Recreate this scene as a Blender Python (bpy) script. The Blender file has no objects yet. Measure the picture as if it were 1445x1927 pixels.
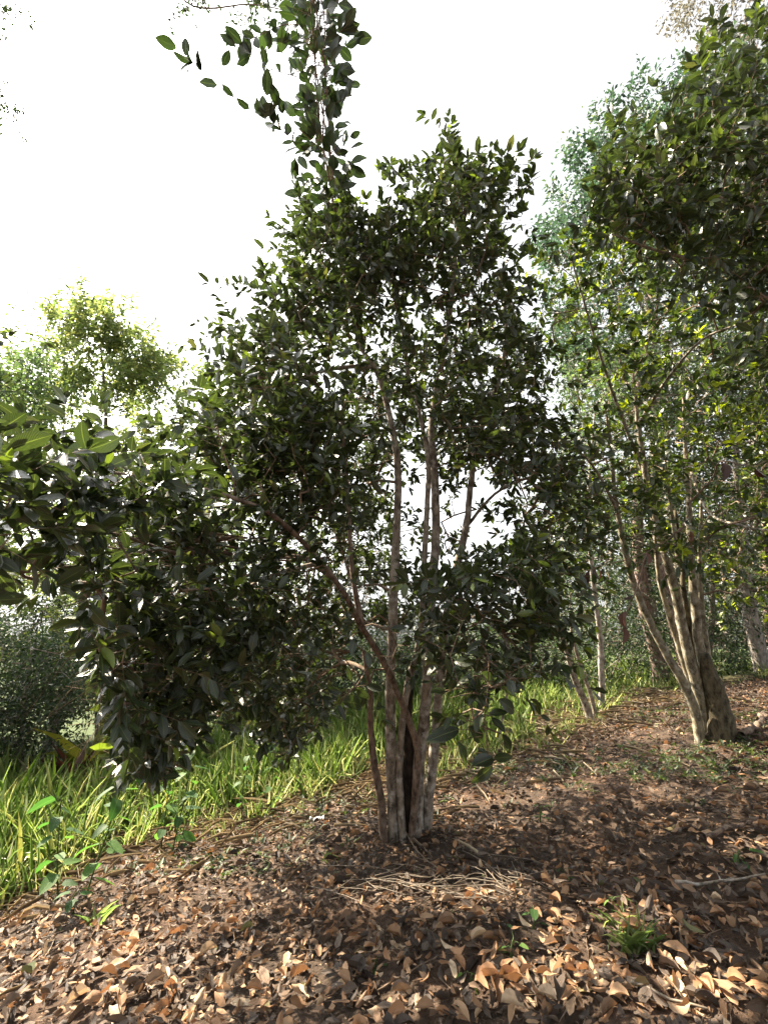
import bpy, math, random
import numpy as np
from mathutils import Vector, Matrix

rng = np.random.default_rng(11)
random.seed(11)
scene = bpy.context.scene
C = scene.collection

# ------------------------------------------------------------------ camera
W, H, F = 1445.0, 1927.0, 883.0
PITCH = math.radians(16.8)
CAM = np.array([0.0, 0.0, 1.4])
cd = bpy.data.cameras.new('camera')
cam = bpy.data.objects.new('camera', cd); C.objects.link(cam)
cam.location = CAM
cam.rotation_euler = (math.pi/2 + PITCH, 0, 0)
cd.sensor_fit = 'VERTICAL'
cd.angle = 2*math.atan(H/2/F)
cd.clip_start = 0.02; cd.clip_end = 2000
scene.camera = cam

# ------------------------------------------------------------------ sky, sun, exposure
SUN_AZ, SUN_EL = math.radians(-60), math.radians(47)      # azimuth from +Y towards +X
S = np.array([math.sin(SUN_AZ)*math.cos(SUN_EL), math.cos(SUN_AZ)*math.cos(SUN_EL), math.sin(SUN_EL)])
world = bpy.data.worlds.new('World'); scene.world = world; world.use_nodes = True
wt = world.node_tree; wn = wt.nodes; wn.clear()
sky = wn.new('ShaderNodeTexSky'); sky.sky_type = 'NISHITA'; sky.sun_disc = False
sky.sun_elevation = SUN_EL; sky.sun_rotation = SUN_AZ
sky.air_density = 1.0; sky.dust_density = 6.0; sky.ozone_density = 1.0
hs = wn.new('ShaderNodeHueSaturation'); hs.inputs['Saturation'].default_value = 0.14
bgn = wn.new('ShaderNodeBackground'); bgn.inputs['Strength'].default_value = 0.088
wo = wn.new('ShaderNodeOutputWorld')
wt.links.new(sky.outputs[0], hs.inputs['Color']); wt.links.new(hs.outputs[0], bgn.inputs['Color'])
wt.links.new(bgn.outputs[0], wo.inputs['Surface'])
sd = bpy.data.lights.new('sun', 'SUN'); sd.energy = 5.0; sd.angle = math.radians(0.55); sd.color = (1.0, 0.85, 0.66)
sun = bpy.data.objects.new('sun', sd); C.objects.link(sun)
sun.rotation_euler = Vector(S).to_track_quat('Z', 'Y').to_euler()
sun.location = (-20, 10, 22)
scene.view_settings.view_transform = 'Standard'; scene.view_settings.look = 'None'
scene.view_settings.exposure = 2.5; scene.view_settings.gamma = 1.0
scene.view_settings.use_curve_mapping = False
scene.cycles.use_denoising = True
scene.cycles.max_bounces = 8; scene.cycles.transmission_bounces = 6; scene.cycles.diffuse_bounces = 4
scene.cycles.transparent_max_bounces = 8

# ------------------------------------------------------------------ place geometry
def ray(px, py):
    u = (np.asarray(px, float) - W/2)/F; v = (np.asarray(py, float) - H/2)/F
    c, s = math.cos(PITCH), math.sin(PITCH)
    return np.stack([u, c + v*s, s - v*c], -1)
def P(px, py, t):
    """a point seen in direction (px, py) at distance t along the view axis"""
    return CAM + ray(px, py)*np.asarray(t, float)[..., None]
def proj(p):
    d = np.asarray(p) - CAM; c, s = math.cos(PITCH), math.sin(PITCH)
    t = d[..., 1]*c + d[..., 2]*s; up = -d[..., 1]*s + d[..., 2]*c
    tt = np.where(np.abs(t) < 1e-6, 1e-6, t)
    return W/2 + F*d[..., 0]/tt, H/2 - F*up/tt, t

MOUNDS = []      # (x, y, height, radius)
def hgt(x, y):
    x = np.asarray(x, float); y = np.asarray(y, float)
    z = 0.155*11*np.tanh(x/11)
    z = z - 0.10*np.clip(y-10, 0, 30)*np.clip(1-x/10, 0, 1)*0.35       # falls away behind on the left
    z = z + 0.035*np.sin(1.3*x+0.7)*np.sin(1.1*y+0.4) + 0.018*np.sin(3.1*x+1.9*y) + 0.012*np.sin(5.3*y-2.2*x+1)
    for mx, my, mh, mr in MOUNDS:
        z = z + mh*np.exp(-((x-mx)**2+(y-my)**2)/mr**2)
    return z
def G(px, py):
    d = ray(px, py)
    t = np.linspace(0.8, 40, 4000)
    p = CAM + d*t[:, None]
    below = p[:, 2] < hgt(p[:, 0], p[:, 1])
    i = int(np.argmax(below)) if below.any() else 3999
    q = p[i].copy(); q[2] = hgt(q[0], q[1])
    return q
tb = G(758, 1568); MOUNDS.append((tb[0], tb[1], 0.06, 0.45))
rb = G(1335, 1390); MOUNDS.append((rb[0]+.05, rb[1]+.1, 0.16, 0.55))
MAIN = G(758, 1572); RIGHT = G(1335, 1385)

def in_poly(x, y, poly):
    r = np.zeros(x.shape, bool); n = len(poly); j = n-1
    for i in range(n):
        xi, yi = poly[i]; xj, yj = poly[j]
        m = ((yi > y) != (yj > y))
        xx = (xj-xi)*(y-yi)/((yj-yi) if yj != yi else 1e-9) + xi
        r ^= m & (x < xx); j = i
    return r
def norm(v):
    return v/np.maximum(np.linalg.norm(v, axis=-1, keepdims=True), 1e-9)

# ------------------------------------------------------------------ materials
def mat(name):
    m = bpy.data.materials.new(name); m.use_nodes = True
    m.node_tree.nodes.clear()
    return m, m.node_tree.nodes, m.node_tree.links
def mixrgb(nd, ln, f, a, b, mode='MIX'):
    n = nd.new('ShaderNodeMix'); n.data_type = 'RGBA'; n.blend_type = mode
    for sock, v in ((n.inputs[0], f), (n.inputs[6], a), (n.inputs[7], b)):
        if hasattr(v, 'links'): ln.new(v, sock)
        elif isinstance(v, (int, float)): sock.default_value = v
        else: sock.default_value = (*v, 1)
    return n.outputs[2]
def mth(nd, ln, op, a, b=None, c=None, clamp=False):
    n = nd.new('ShaderNodeMath'); n.operation = op; n.use_clamp = clamp
    for s, v in zip(n.inputs, (a, b, c)):
        if v is None: continue
        if hasattr(v, 'links'): ln.new(v, s)
        else: s.default_value = v
    return n.outputs[0]
def ramp(nd, ln, fac, stops, interp='LINEAR'):
    r = nd.new('ShaderNodeValToRGB'); r.color_ramp.interpolation = interp
    e = r.color_ramp.elements
    while len(e) < len(stops): e.new(0.5)
    for el, (p, c) in zip(e, stops): el.position = p; el.color = (*c, 1)
    ln.new(fac, r.inputs[0]); return r.outputs[0]
def noise(nd, ln, scale, detail=4, rough=0.6, vec=None):
    n = nd.new('ShaderNodeTexNoise'); n.inputs['Scale'].default_value = scale
    n.inputs['Detail'].default_value = detail; n.inputs['Roughness'].default_value = rough
    if vec is not None: ln.new(vec, n.inputs['Vector'])
    return n.outputs['Fac']

def leaf_material(name, stops, young, trans_gain, trans=0.4, rough=0.36, spec=0.5, rib=(0.16, 0.20, 0.06), ribf=0.45, blotch=None, bump=0.25):
    """luv = (across -1..1, along 0..1, random per leaf); aux = (youth, _, _)"""
    m, nd, ln = mat(name)
    at = nd.new('ShaderNodeAttribute'); at.attribute_name = 'luv'
    ax = nd.new('ShaderNodeAttribute'); ax.attribute_name = 'aux'
    s = nd.new('ShaderNodeSeparateXYZ'); ln.new(at.outputs['Vector'], s.inputs[0])
    sa = nd.new('ShaderNodeSeparateXYZ'); ln.new(ax.outputs['Vector'], sa.inputs[0])
    col = ramp(nd, ln, s.outputs[2], stops)
    col = mixrgb(nd, ln, sa.outputs[0], col, young)
    geo = nd.new('ShaderNodeNewGeometry')
    nz = noise(nd, ln, 38, 5, 0.65, geo.outputs['Position'])
    col = mixrgb(nd, ln, 0.35, col, mixrgb(nd, ln, nz, (0.35, 0.35, 0.35), (1.5, 1.5, 1.4)), 'MULTIPLY')
    if blotch:
        bz = noise(nd, ln, 22, 3, 0.6, geo.outputs['Position'])
        bf = mth(nd, ln, 'MULTIPLY', mth(nd, ln, 'SMOOTHSTEP' if False else 'SUBTRACT', bz, 0.56), 6.0, clamp=True)
        col = mixrgb(nd, ln, mth(nd, ln, 'MULTIPLY', bf, blotch[1]), col, blotch[0])
    au = mth(nd, ln, 'ABSOLUTE', s.outputs[0])
    midrib = mth(nd, ln, 'SUBTRACT', 1.0, mth(nd, ln, 'MULTIPLY', au, 11.0), clamp=True)
    ph = mth(nd, ln, 'ADD', mth(nd, ln, 'MULTIPLY', s.outputs[1], 56.0), mth(nd, ln, 'MULTIPLY', au, -13.0))
    veins = mth(nd, ln, 'POWER', mth(nd, ln, 'ABSOLUTE', mth(nd, ln, 'COSINE', ph)), 14.0)
    vf = mth(nd, ln, 'MAXIMUM', midrib, mth(nd, ln, 'MULTIPLY', veins, 0.45))
    col = mixrgb(nd, ln, mth(nd, ln, 'MULTIPLY', vf, ribf), col, rib)
    pb = nd.new('ShaderNodeBsdfPrincipled'); pb.inputs['Roughness'].default_value = rough
    pb.inputs['Specular IOR Level'].default_value = spec
    ln.new(col, pb.inputs['Base Color'])
    if bump:
        bp = nd.new('ShaderNodeBump'); bp.inputs['Strength'].default_value = bump; bp.inputs['Distance'].default_value = 0.004
        hh = mth(nd, ln, 'SUBTRACT', mth(nd, ln, 'MULTIPLY', nz, 0.8), vf); ln.new(hh, bp.inputs['Height'])
        ln.new(bp.outputs[0], pb.inputs['Normal'])
    tr = nd.new('ShaderNodeBsdfTranslucent')
    tc = mixrgb(nd, ln, 1.0, col, trans_gain, 'MULTIPLY'); ln.new(tc, tr.inputs['Color'])
    mx = nd.new('ShaderNodeMixShader'); mx.inputs[0].default_value = trans
    ln.new(pb.outputs[0], mx.inputs[1]); ln.new(tr.outputs[0], mx.inputs[2])
    o = nd.new('ShaderNodeOutputMaterial'); ln.new(mx.outputs[0], o.inputs['Surface'])
    return m

M = {}
M['tea'] = leaf_material('tea_leaf', [(0, (0.008, 0.014, 0.008)), (0.5, (0.014, 0.023, 0.010)), (0.85, (0.022, 0.035, 0.012)), (1, (0.05, 0.052, 0.022))],
                         (0.13, 0.18, 0.024), (3.0, 3.2, 1.5), trans=0.18, rough=0.33, spec=0.5)
M['tea_bright'] = leaf_material('tea_leaf_bright', [(0, (0.009, 0.018, 0.009)), (0.5, (0.015, 0.028, 0.011)), (0.85, (0.026, 0.044, 0.013)), (1, (0.06, 0.06, 0.024))],
                         (0.25, 0.30, 0.016), (3.0, 3.1, 1.0), trans=0.30, rough=0.33, spec=0.5)
M['creeper'] = leaf_material('creeper_leaf', [(0, (0.009, 0.017, 0.010)), (0.6, (0.013, 0.026, 0.012)), (1, (0.022, 0.04, 0.014))],
                         (0.06, 0.11, 0.02), (2.4, 2.8, 1.6), trans=0.10, rough=0.4)
M['far_yellow'] = leaf_material('far_leaf_yellow', [(0, (0.045, 0.07, 0.028)), (0.5, (0.085, 0.115, 0.042)), (1, (0.17, 0.17, 0.07))],
                         (0.20, 0.20, 0.08), (2.9, 2.9, 2.0), trans=0.5, rough=0.45, ribf=0.0, bump=0)
M['far_green'] = leaf_material('far_leaf_green', [(0, (0.03, 0.05, 0.025)), (0.5, (0.05, 0.078, 0.035)), (1, (0.09, 0.12, 0.05))],
                         (0.14, 0.20, 0.06), (2.6, 2.8, 1.8), trans=0.4, rough=0.45, ribf=0.0, bump=0)
M['far_blue_fade'] = leaf_material('far_leaf_blue_fade', [(0, (0.016, 0.034, 0.022)), (0.5, (0.030, 0.055, 0.034)), (1, (0.055, 0.085, 0.045))],
                         (0.11, 0.12, 0.05), (2.2, 2.4, 2.0), trans=0.3, rough=0.4, ribf=0.0, bump=0)  # bluish fading of distant foliage put into the leaf colour
M['far_pale'] = leaf_material('far_leaf_pale', [(0, (0.05, 0.05, 0.045)), (0.5, (0.08, 0.075, 0.06)), (1, (0.12, 0.11, 0.08))],
                         (0.12, 0.11, 0.08), (1.8, 1.8, 1.6), trans=0.4, rough=0.5, ribf=0.0, bump=0)
M['thicket'] = leaf_material('thicket_leaf', [(0, (0.016, 0.028, 0.014)), (0.5, (0.028, 0.046, 0.020)), (0.9, (0.052, 0.072, 0.030)), (1, (0.13, 0.12, 0.07))],
                         (0.10, 0.13, 0.04), (2.0, 2.2, 1.6), trans=0.25, spec=0.25, rough=0.55, ribf=0.0, bump=0)
LITTER = [(0.0, (0.022, 0.018, 0.016)), (0.2, (0.060, 0.048, 0.040)), (0.42, (0.135, 0.105, 0.082)), (0.6, (0.25, 0.148, 0.080)),
          (0.74, (0.36, 0.205, 0.110)), (0.86, (0.40, 0.27, 0.165)), (1.0, (0.54, 0.43, 0.30))]
M['litter'] = leaf_material('dry_leaf', LITTER, (0.10, 0.13, 0.05), (1.4, 1.1, 0.8), trans=0.14, rough=0.62, spec=0.32,
                            rib=(0.32, 0.20, 0.12), ribf=0.35, blotch=((0.035, 0.022, 0.015), 0.5), bump=0.6)
M['dead'] = leaf_material('dead_leaf', [(0, (0.022, 0.011, 0.008)), (0.6, (0.05, 0.022, 0.014)), (1, (0.11, 0.05, 0.028))], (0.1, 0.05, 0.03), (2.0, 1.2, 0.8),
                          trans=0.2, rough=0.5, rib=(0.10, 0.05, 0.03), ribf=0.4, bump=0.5)
M['grass'] = leaf_material('grass_blade', [(0, (0.07, 0.105, 0.032)), (0.6, (0.125, 0.17, 0.055)), (1, (0.22, 0.25, 0.10))], (0.36, 0.33, 0.20),
                           (2.0, 2.2, 1.5), trans=0.46, rough=0.42, ribf=0.0, bump=0)
M['straw'] = leaf_material('straw', [(0, (0.15, 0.12, 0.085)), (0.5, (0.28, 0.235, 0.165)), (1, (0.46, 0.40, 0.29))], (0.45, 0.4, 0.28), (1.3, 1.1, 0.8),
                           trans=0.15, rough=0.55, ribf=0.0, bump=0)
M['weed'] = leaf_material('weed_leaf', [(0, (0.022, 0.055, 0.018)), (0.6, (0.035, 0.085, 0.022)), (1, (0.06, 0.12, 0.025))], (0.15, 0.26, 0.04), (2.4, 2.8, 1.4),
                          trans=0.35, rough=0.6, spec=0.22, rib=(0.11, 0.19, 0.06), ribf=0.4)
M['moss'] = leaf_material('ground_cover_leaf', [(0, (0.020, 0.034, 0.014)), (0.6, (0.034, 0.055, 0.018)), (1, (0.07, 0.085, 0.03))], (0.10, 0.14, 0.04), (2.2, 2.4, 1.4), trans=0.25, rough=0.6, ribf=0.0, bump=0)
M['frond'] = leaf_material('frond_leaf', [(0, (0.09, 0.11, 0.03)), (0.5, (0.14, 0.15, 0.035)), (1, (0.22, 0.20, 0.05))], (0.3, 0.3, 0.05), (2.6, 2.4, 1.0),
                           trans=0.5, rough=0.45, ribf=0.2, bump=0)

def bark_material(name, dark, mid, pale, palef=0.5, zdark=None):
    m, nd, ln = mat(name)
    tc = nd.new('ShaderNodeTexCoord'); geo = nd.new('ShaderNodeNewGeometry')
    mp = nd.new('ShaderNodeMapping'); mp.inputs['Scale'].default_value = (1, 1, 0.35); ln.new(geo.outputs['Position'], mp.inputs['Vector'])
    n1 = noise(nd, ln, 26, 6, 0.65, mp.outputs[0])
    n2 = noise(nd, ln, 15, 5, 0.62, geo.outputs['Position'])
    n3 = noise(nd, ln, 60, 3, 0.6, mp.outputs[0])
    col = ramp(nd, ln, n1, [(0.36, dark), (0.52, mid), (0.68, tuple(min(1, c*1.6) for c in mid))])
    lf = mth(nd, ln, 'MULTIPLY', mth(nd, ln, 'MULTIPLY', mth(nd, ln, 'SUBTRACT', n2, 0.5), 7.0, clamp=True), palef)
    col = mixrgb(nd, ln, lf, col, pale)
    # thin dark lichen and crack flecks
    ff = mth(nd, ln, 'MULTIPLY', mth(nd, ln, 'MULTIPLY', mth(nd, ln, 'SUBTRACT', 0.40, n3), 9.0, clamp=True), 0.6)
    col = mixrgb(nd, ln, ff, col, dark)
    pb = nd.new('ShaderNodeBsdfPrincipled'); pb.inputs['Roughness'].default_value = 0.85; pb.inputs['Specular IOR Level'].default_value = 0.2
    ln.new(col, pb.inputs['Base Color'])
    bp = nd.new('ShaderNodeBump'); bp.inputs['Strength'].default_value = 0.7; bp.inputs['Distance'].default_value = 0.012
    ln.new(mth(nd, ln, 'ADD', n1, mth(nd, ln, 'MULTIPLY', n3, 0.5)), bp.inputs['Height']); ln.new(bp.outputs[0], pb.inputs['Normal'])
    o = nd.new('ShaderNodeOutputMaterial'); ln.new(pb.outputs[0], o.inputs['Surface'])
    return m
M['bark'] = bark_material('tea_bark', (0.055, 0.045, 0.035), (0.19, 0.16, 0.125), (0.42, 0.40, 0.36), 0.7)
M['bark_red'] = bark_material('tea_bark_brown', (0.042, 0.029, 0.021), (0.135, 0.096, 0.070), (0.28, 0.235, 0.19), 0.45)
M['bark_green'] = bark_material('mossy_bark', (0.045, 0.038, 0.026), (0.17, 0.148, 0.10), (0.38, 0.365, 0.30), 0.65)
M['bark_base'] = bark_material('mossy_dark_bark', (0.018, 0.015, 0.010), (0.075, 0.062, 0.038), (0.16, 0.15, 0.10), 0.4)
M['bark_pale'] = bark_material('pale_bark', (0.12, 0.105, 0.09), (0.27, 0.245, 0.215), (0.44, 0.42, 0.39), 0.6)
M['bark_pink'] = bark_material('pinkish_bark', (0.08, 0.055, 0.045), (0.20, 0.145, 0.12), (0.40, 0.34, 0.31), 0.5)
M['gap_shade'] = bark_material('stem_gap_shade', (0.010, 0.008, 0.006), (0.030, 0.022, 0.016), (0.07, 0.05, 0.035), 0.2)  # near-black colour stands for the shade between the main stems
M['twig'] = bark_material('twig_bark', (0.055, 0.038, 0.026), (0.15, 0.105, 0.07), (0.26, 0.22, 0.17), 0.4)
M['greenstem'] = bark_material('green_stem', (0.02, 0.035, 0.012), (0.05, 0.08, 0.025), (0.08, 0.10, 0.04), 0.3)

def soil_material():
    m, nd, ln = mat('soil')
    geo = nd.new('ShaderNodeNewGeometry')
    n1 = noise(nd, ln, 1.1, 5, 0.6, geo.outputs['Position']); n2 = noise(nd, ln, 34, 6, 0.7, geo.outputs['Position'])
    n3 = noise(nd, ln, 140, 3, 0.6, geo.outputs['Position'])
    c = ramp(nd, ln, n2, [(0.3, (0.026, 0.020, 0.015)), (0.55, (0.072, 0.053, 0.039)), (0.8, (0.14, 0.10, 0.074))])
    c = mixrgb(nd, ln, mth(nd, ln, 'MULTIPLY', mth(nd, ln, 'SUBTRACT', n1, 0.42), 4.0, clamp=True), c, ramp(nd, ln, n2, [(0.3, (0.05, 0.032, 0.022)), (0.7, (0.13, 0.082, 0.055))]))
    sp = nd.new('ShaderNodeSeparateXYZ'); ln.new(geo.outputs['Position'], sp.inputs[0])       # beyond the grove the ground is grown over
    c = mixrgb(nd, ln, mth(nd, ln, 'MULTIPLY', mth(nd, ln, 'SUBTRACT', mth(nd, ln, 'ADD', sp.outputs[1], mth(nd, ln, 'MULTIPLY', n1, 2.0)), 10.2), .8, clamp=True), c, ramp(nd, ln, n2, [(0.3, (0.022, 0.035, 0.012)), (0.7, (0.07, 0.095, 0.03))]))
    pb = nd.new('ShaderNodeBsdfPrincipled'); pb.inputs['Roughness'].default_value = 0.95; pb.inputs['Specular IOR Level'].default_value = 0.15
    ln.new(c, pb.inputs['Base Color'])
    bp = nd.new('ShaderNodeBump'); bp.inputs['Strength'].default_value = 0.9; bp.inputs['Distance'].default_value = 0.03
    ln.new(mth(nd, ln, 'ADD', n2, mth(nd, ln, 'MULTIPLY', n3, 0.4)), bp.inputs['Height']); ln.new(bp.outputs[0], pb.inputs['Normal'])
    o = nd.new('ShaderNodeOutputMaterial'); ln.new(pb.outputs[0], o.inputs['Surface'])
    return m
M['soil'] = soil_material()
def paper_material():
    m, nd, ln = mat('white_paper')
    pb = nd.new('ShaderNodeBsdfPrincipled'); pb.inputs['Roughness'].default_value = 0.6
    geo = nd.new('ShaderNodeNewGeometry')
    ln.new(ramp(nd, ln, noise(nd, ln, 60, 3, 0.6, geo.outputs['Position']), [(0.3, (0.40, 0.43, 0.46)), (0.7, (0.62, 0.64, 0.66))]), pb.inputs['Base Color'])
    o = nd.new('ShaderNodeOutputMaterial'); ln.new(pb.outputs[0], o.inputs['Surface'])
    return m
M['paper'] = paper_material()

# ------------------------------------------------------------------ mesh helpers
def mesh_np(name, verts, faces_list, attrs=None, material=None, smooth=True):
    """faces_list: list of int arrays (n,3) or (n,4)"""
    me = bpy.data.meshes.new(name)
    verts = np.asarray(verts, np.float32)
    me.vertices.add(len(verts)); me.vertices.foreach_set('co', verts.ravel())
    nl = sum(f.size for f in faces_list); nf = sum(len(f) for f in faces_list)
    me.loops.add(nl); me.polygons.add(nf)
    me.loops.foreach_set('vertex_index', np.concatenate([f.ravel() for f in faces_list]).astype(np.int32))
    tot = np.concatenate([np.full(len(f), f.shape[1], np.int32) for f in faces_list])
    st = np.concatenate([[0], np.cumsum(tot)[:-1]]).astype(np.int32)
    me.polygons.foreach_set('loop_start', st)
    if smooth: me.polygons.foreach_set('use_smooth', np.ones(nf, bool))
    for k, a in (attrs or {}).items():
        d = me.attributes.new(k, 'FLOAT_VECTOR', 'POINT'); d.data.foreach_set('vector', np.asarray(a, np.float32).ravel())
    if material: me.materials.append(material)
    me.update(calc_edges=True); me.validate()
    return me
def obj(name, me, parent=None, loc=None):
    o = bpy.data.objects.new(name, me); C.objects.link(o)
    if parent is not None: o.parent = parent
    if loc is not None: o.location = loc
    return o
def tag(o, label, cat, group=None):
    o['label'] = label; o['category'] = cat
    if group: o['group'] = group
    return o
def thing(name, label, cat, loc, group=None):
    o = bpy.data.objects.new(name, None); C.objects.link(o); o.location = Vector([float(c) for c in loc])
    o.empty_display_size = 0.1
    return tag(o, label, cat, group)

# leaf templates: unit length along +Y, half width ~0.5*aspect along X, face up +Z
def leaf_template(stations, prof, fold=0.18, bend=-0.12, wave=0.0, curl=0.0, twist=0.0, seed=0, across=1):
    """across = number of strips on each side of the midrib"""
    r = np.random.default_rng(seed)
    V, U = [], []; rows = []
    for i, y in enumerate(stations):
        w = prof(y)
        a = curl*y*y; yy = y if abs(curl) < 1e-3 else math.sin(curl*y)/curl
        zz = bend*y*y if abs(curl) < 1e-3 else -(1-math.cos(curl*y))/curl
        row = []
        if w < 1e-4:
            V.append((0, yy, zz)); U.append((0, y)); rows.append([len(V)-1]); continue
        for k in range(-across, across+1):
            q = k/across
            x = q*w; z = zz + abs(q)**1.4*w*fold*2 + (wave*w*math.sin(y*9+q*2+seed) if q else 0) + (r.uniform(-1, 1)*wave*w*0.5 if q else 0)
            tw = twist*y; x2 = x*math.cos(tw) - (z-zz)*math.sin(tw); z2 = zz + x*math.sin(tw) + (z-zz)*math.cos(tw)
            V.append((x2, yy, z2)); U.append((q, y)); row.append(len(V)-1)
        rows.append(row)
    tri, quad = [], []
    for a, b in zip(rows[:-1], rows[1:]):
        if len(a) == 1:
            for k in range(len(b)-1): tri.append((a[0], b[k+1], b[k]))
        elif len(b) == 1:
            for k in range(len(a)-1): tri.append((a[k], a[k+1], b[0]))
        else:
            for k in range(len(a)-1): quad.append((a[k], a[k+1], b[k+1], b[k]))
    return np.array(V, float), np.array(U, float), np.array(tri, int).reshape(-1, 3), np.array(quad, int).reshape(-1, 4)
def ell(y, p=0.75, tip=1.0):            # tea leaf outline: elliptic with a pointed tip
    return 0.0 if y <= 0.0001 or y >= 0.9999 else 0.5*(math.sin(math.pi*y**0.92)**p)*(1-0.18*max(0, y-0.75)*4*tip)
def heart(y):
    return 0.0 if y >= 0.9999 else 0.5*(0.62+1.1*y-1.72*y*y)**0.8 if y > 0.0001 else 0.0
ST_HI = [0, .06, .2, .35, .5, .65, .8, .92, 1]
ST_LO = [0, .26, .66, 1]
T_HI = [leaf_template(ST_HI, ell, 0.06+0.05*(i % 3), curl=[0.35, 0.6, -0.25, 0.9, 0.15, 0.5][i], wave=0.05, twist=[0, .3, -.3, .15, -.5, .2][i], seed=i) for i in range(6)]
T_LO = [leaf_template(ST_LO, ell, 0.09, curl=c, wave=0.03, twist=tw, seed=i) for i, (c, tw) in enumerate([(0.4, 0), (0.8, .3), (-.2, -.3)])]
T_FAR = [leaf_template([0, .45, 1], lambda y: .8*ell(y), 0.16, curl=c, seed=i) for i, c in enumerate([0.3, 0.8])]
T_HEART = [leaf_template([0, .05, .2, .4, .6, .8, 1], heart, 0.08, curl=c, wave=0.03, seed=i) for i, c in enumerate([0.4, 0.8, 0.1])]
T_DRY = [leaf_template([0, .1, .28, .46, .64, .82, 1], lambda y: ell(y, 0.62, .4), f, curl=c, wave=wv, twist=tw, seed=i, across=2)
         for i, (f, c, wv, tw) in enumerate([(0.05, 0.3, .12, .15), (0.40, 0.9, .12, .4), (-.28, -.9, .14, -.4), (0.5, 0.4, .14, .3), (0.12, -1.9, .12, .8), (-.14, 0.6, .18, -1.1)])]
T_DRYL = [leaf_template([0, .2, .5, .8, 1], lambda y: ell(y, 0.62, .4), f, curl=c, wave=wv, twist=tw, seed=i, across=2)
         for i, (f, c, wv, tw) in enumerate([(0.05, 0.3, .14, .15), (0.30, 0.7, .14, .4), (-.2, -.6, .16, -.4), (0.6, 0.3, .14, .3), (0.1, -1.5, .14, .8), (-.12, 0.5, .2, -1.1), (0, 0.1, .1, 0), (0.02, -.3, .12, .2)])]
T_BLADE = [leaf_template([0, .02, .35, .7, 1], lambda y: 0.0 if y >= .999 or y <= 0.0001 else 0.5*(1-y**1.6)**0.8, 0.15, curl=c, seed=i) for i, c in enumerate([0.35, 0.9, 1.5, 2.1])]

def leaves(pos, axis, nrm, length, aspect, rnd, young, templates, which=None):
    """numpy batch: returns verts, [tri, quad], luv, aux"""
    n = len(pos)
    axis = norm(axis); side = norm(np.cross(axis, nrm)); nz = np.cross(side, axis)
    if which is None: which = rng.integers(0, len(templates), n)
    VV, TT, QQ, LL, AA = [], [], [], [], []; off = 0
    for k, (V, U, tri, quad) in enumerate(templates):
        ix = np.nonzero(which == k)[0]
        if not len(ix): continue
        L = length[ix][:, None, None]; A = (length*aspect)[ix][:, None, None]
        v = pos[ix][:, None, :] + side[ix][:, None, :]*V[None, :, 0:1]*A + axis[ix][:, None, :]*V[None, :, 1:2]*L + nz[ix][:, None, :]*V[None, :, 2:3]*np.where(np.abs(V[None, :, 2:3]) >= 0, L*0.5+A*0.5, L)
        m = len(V); o = off + np.arange(len(ix))*m
        VV.append(v.reshape(-1, 3))
        if len(tri): TT.append((tri[None]+o[:, None, None]).reshape(-1, 3))
        if len(quad): QQ.append((quad[None]+o[:, None, None]).reshape(-1, 4))
        luv = np.empty((len(ix), m, 3)); luv[:, :, 0] = U[None, :, 0]; luv[:, :, 1] = U[None, :, 1]; luv[:, :, 2] = rnd[ix][:, None]
        aux = np.zeros((len(ix), m, 3)); aux[:, :, 0] = young[ix][:, None]
        LL.append(luv.reshape(-1, 3)); AA.append(aux.reshape(-1, 3)); off += len(ix)*m
    F_ = []
    if TT: F_.append(np.concatenate(TT))
    if QQ: F_.append(np.concatenate(QQ))
    return np.concatenate(VV), F_, np.concatenate(LL), np.concatenate(AA)
def leaf_mesh(name, material, *a, **k):
    v, f, l, x = leaves(*a, **k)
    return mesh_np(name, v, f, {'luv': l, 'aux': x}, material)

class Tubes:
    def __init__(s): s.V = []; s.Q = []; s.T = []; s.n = 0
    def add(s, pts, rad, sides=5, cap=True, rough=0.0, flute=0.0):
        pts = np.asarray(pts, float); rad = np.asarray(rad, float); n = len(pts)
        tan = norm(np.gradient(pts, axis=0))
        ref = np.array([1., 0, 0]) if abs(tan[0][0]) < 0.8 else np.array([0, 1., 0])
        u = norm(np.cross(tan[0], ref)); ang = np.linspace(0, 2*math.pi, sides, endpoint=False)
        ph = rng.uniform(0, 6, 4)
        for i in range(n):
            u = u - tan[i]*np.dot(u, tan[i]); u = u/max(np.linalg.norm(u), 1e-9); w = np.cross(tan[i], u)
            rr = rad[i]*np.ones(sides)
            if rough: rr = rr*(1+rough*(0.55*np.sin(2*ang+ph[0]+i*.35)+0.45*np.sin(3*ang+ph[1]-i*.5)+rng.uniform(-.35, .35, sides)))
            s.V.append(pts[i]+u*(np.cos(ang)*rr)[:, None]+w*(np.sin(ang)*rr)[:, None])
        b = s.n + np.arange(n-1)[:, None]*sides; k = np.arange(sides)[None]; k2 = (k+1) % sides
        s.Q.append(np.stack([b+k, b+k2, b+sides+k2, b+sides+k], -1).reshape(-1, 4)); s.n += n*sides
        if cap:
            s.V.append(pts[-1][None]); e = s.n - sides
            s.T.append(np.stack([e+np.arange(sides), e+(np.arange(sides)+1) % sides, np.full(sides, s.n)], -1)); s.n += 1
    def mesh(s, name, material):
        f = [np.concatenate(s.Q)]
        if s.T: f.append(np.concatenate(s.T))
        return mesh_np(name, np.concatenate(s.V), f, None, material)
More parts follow.
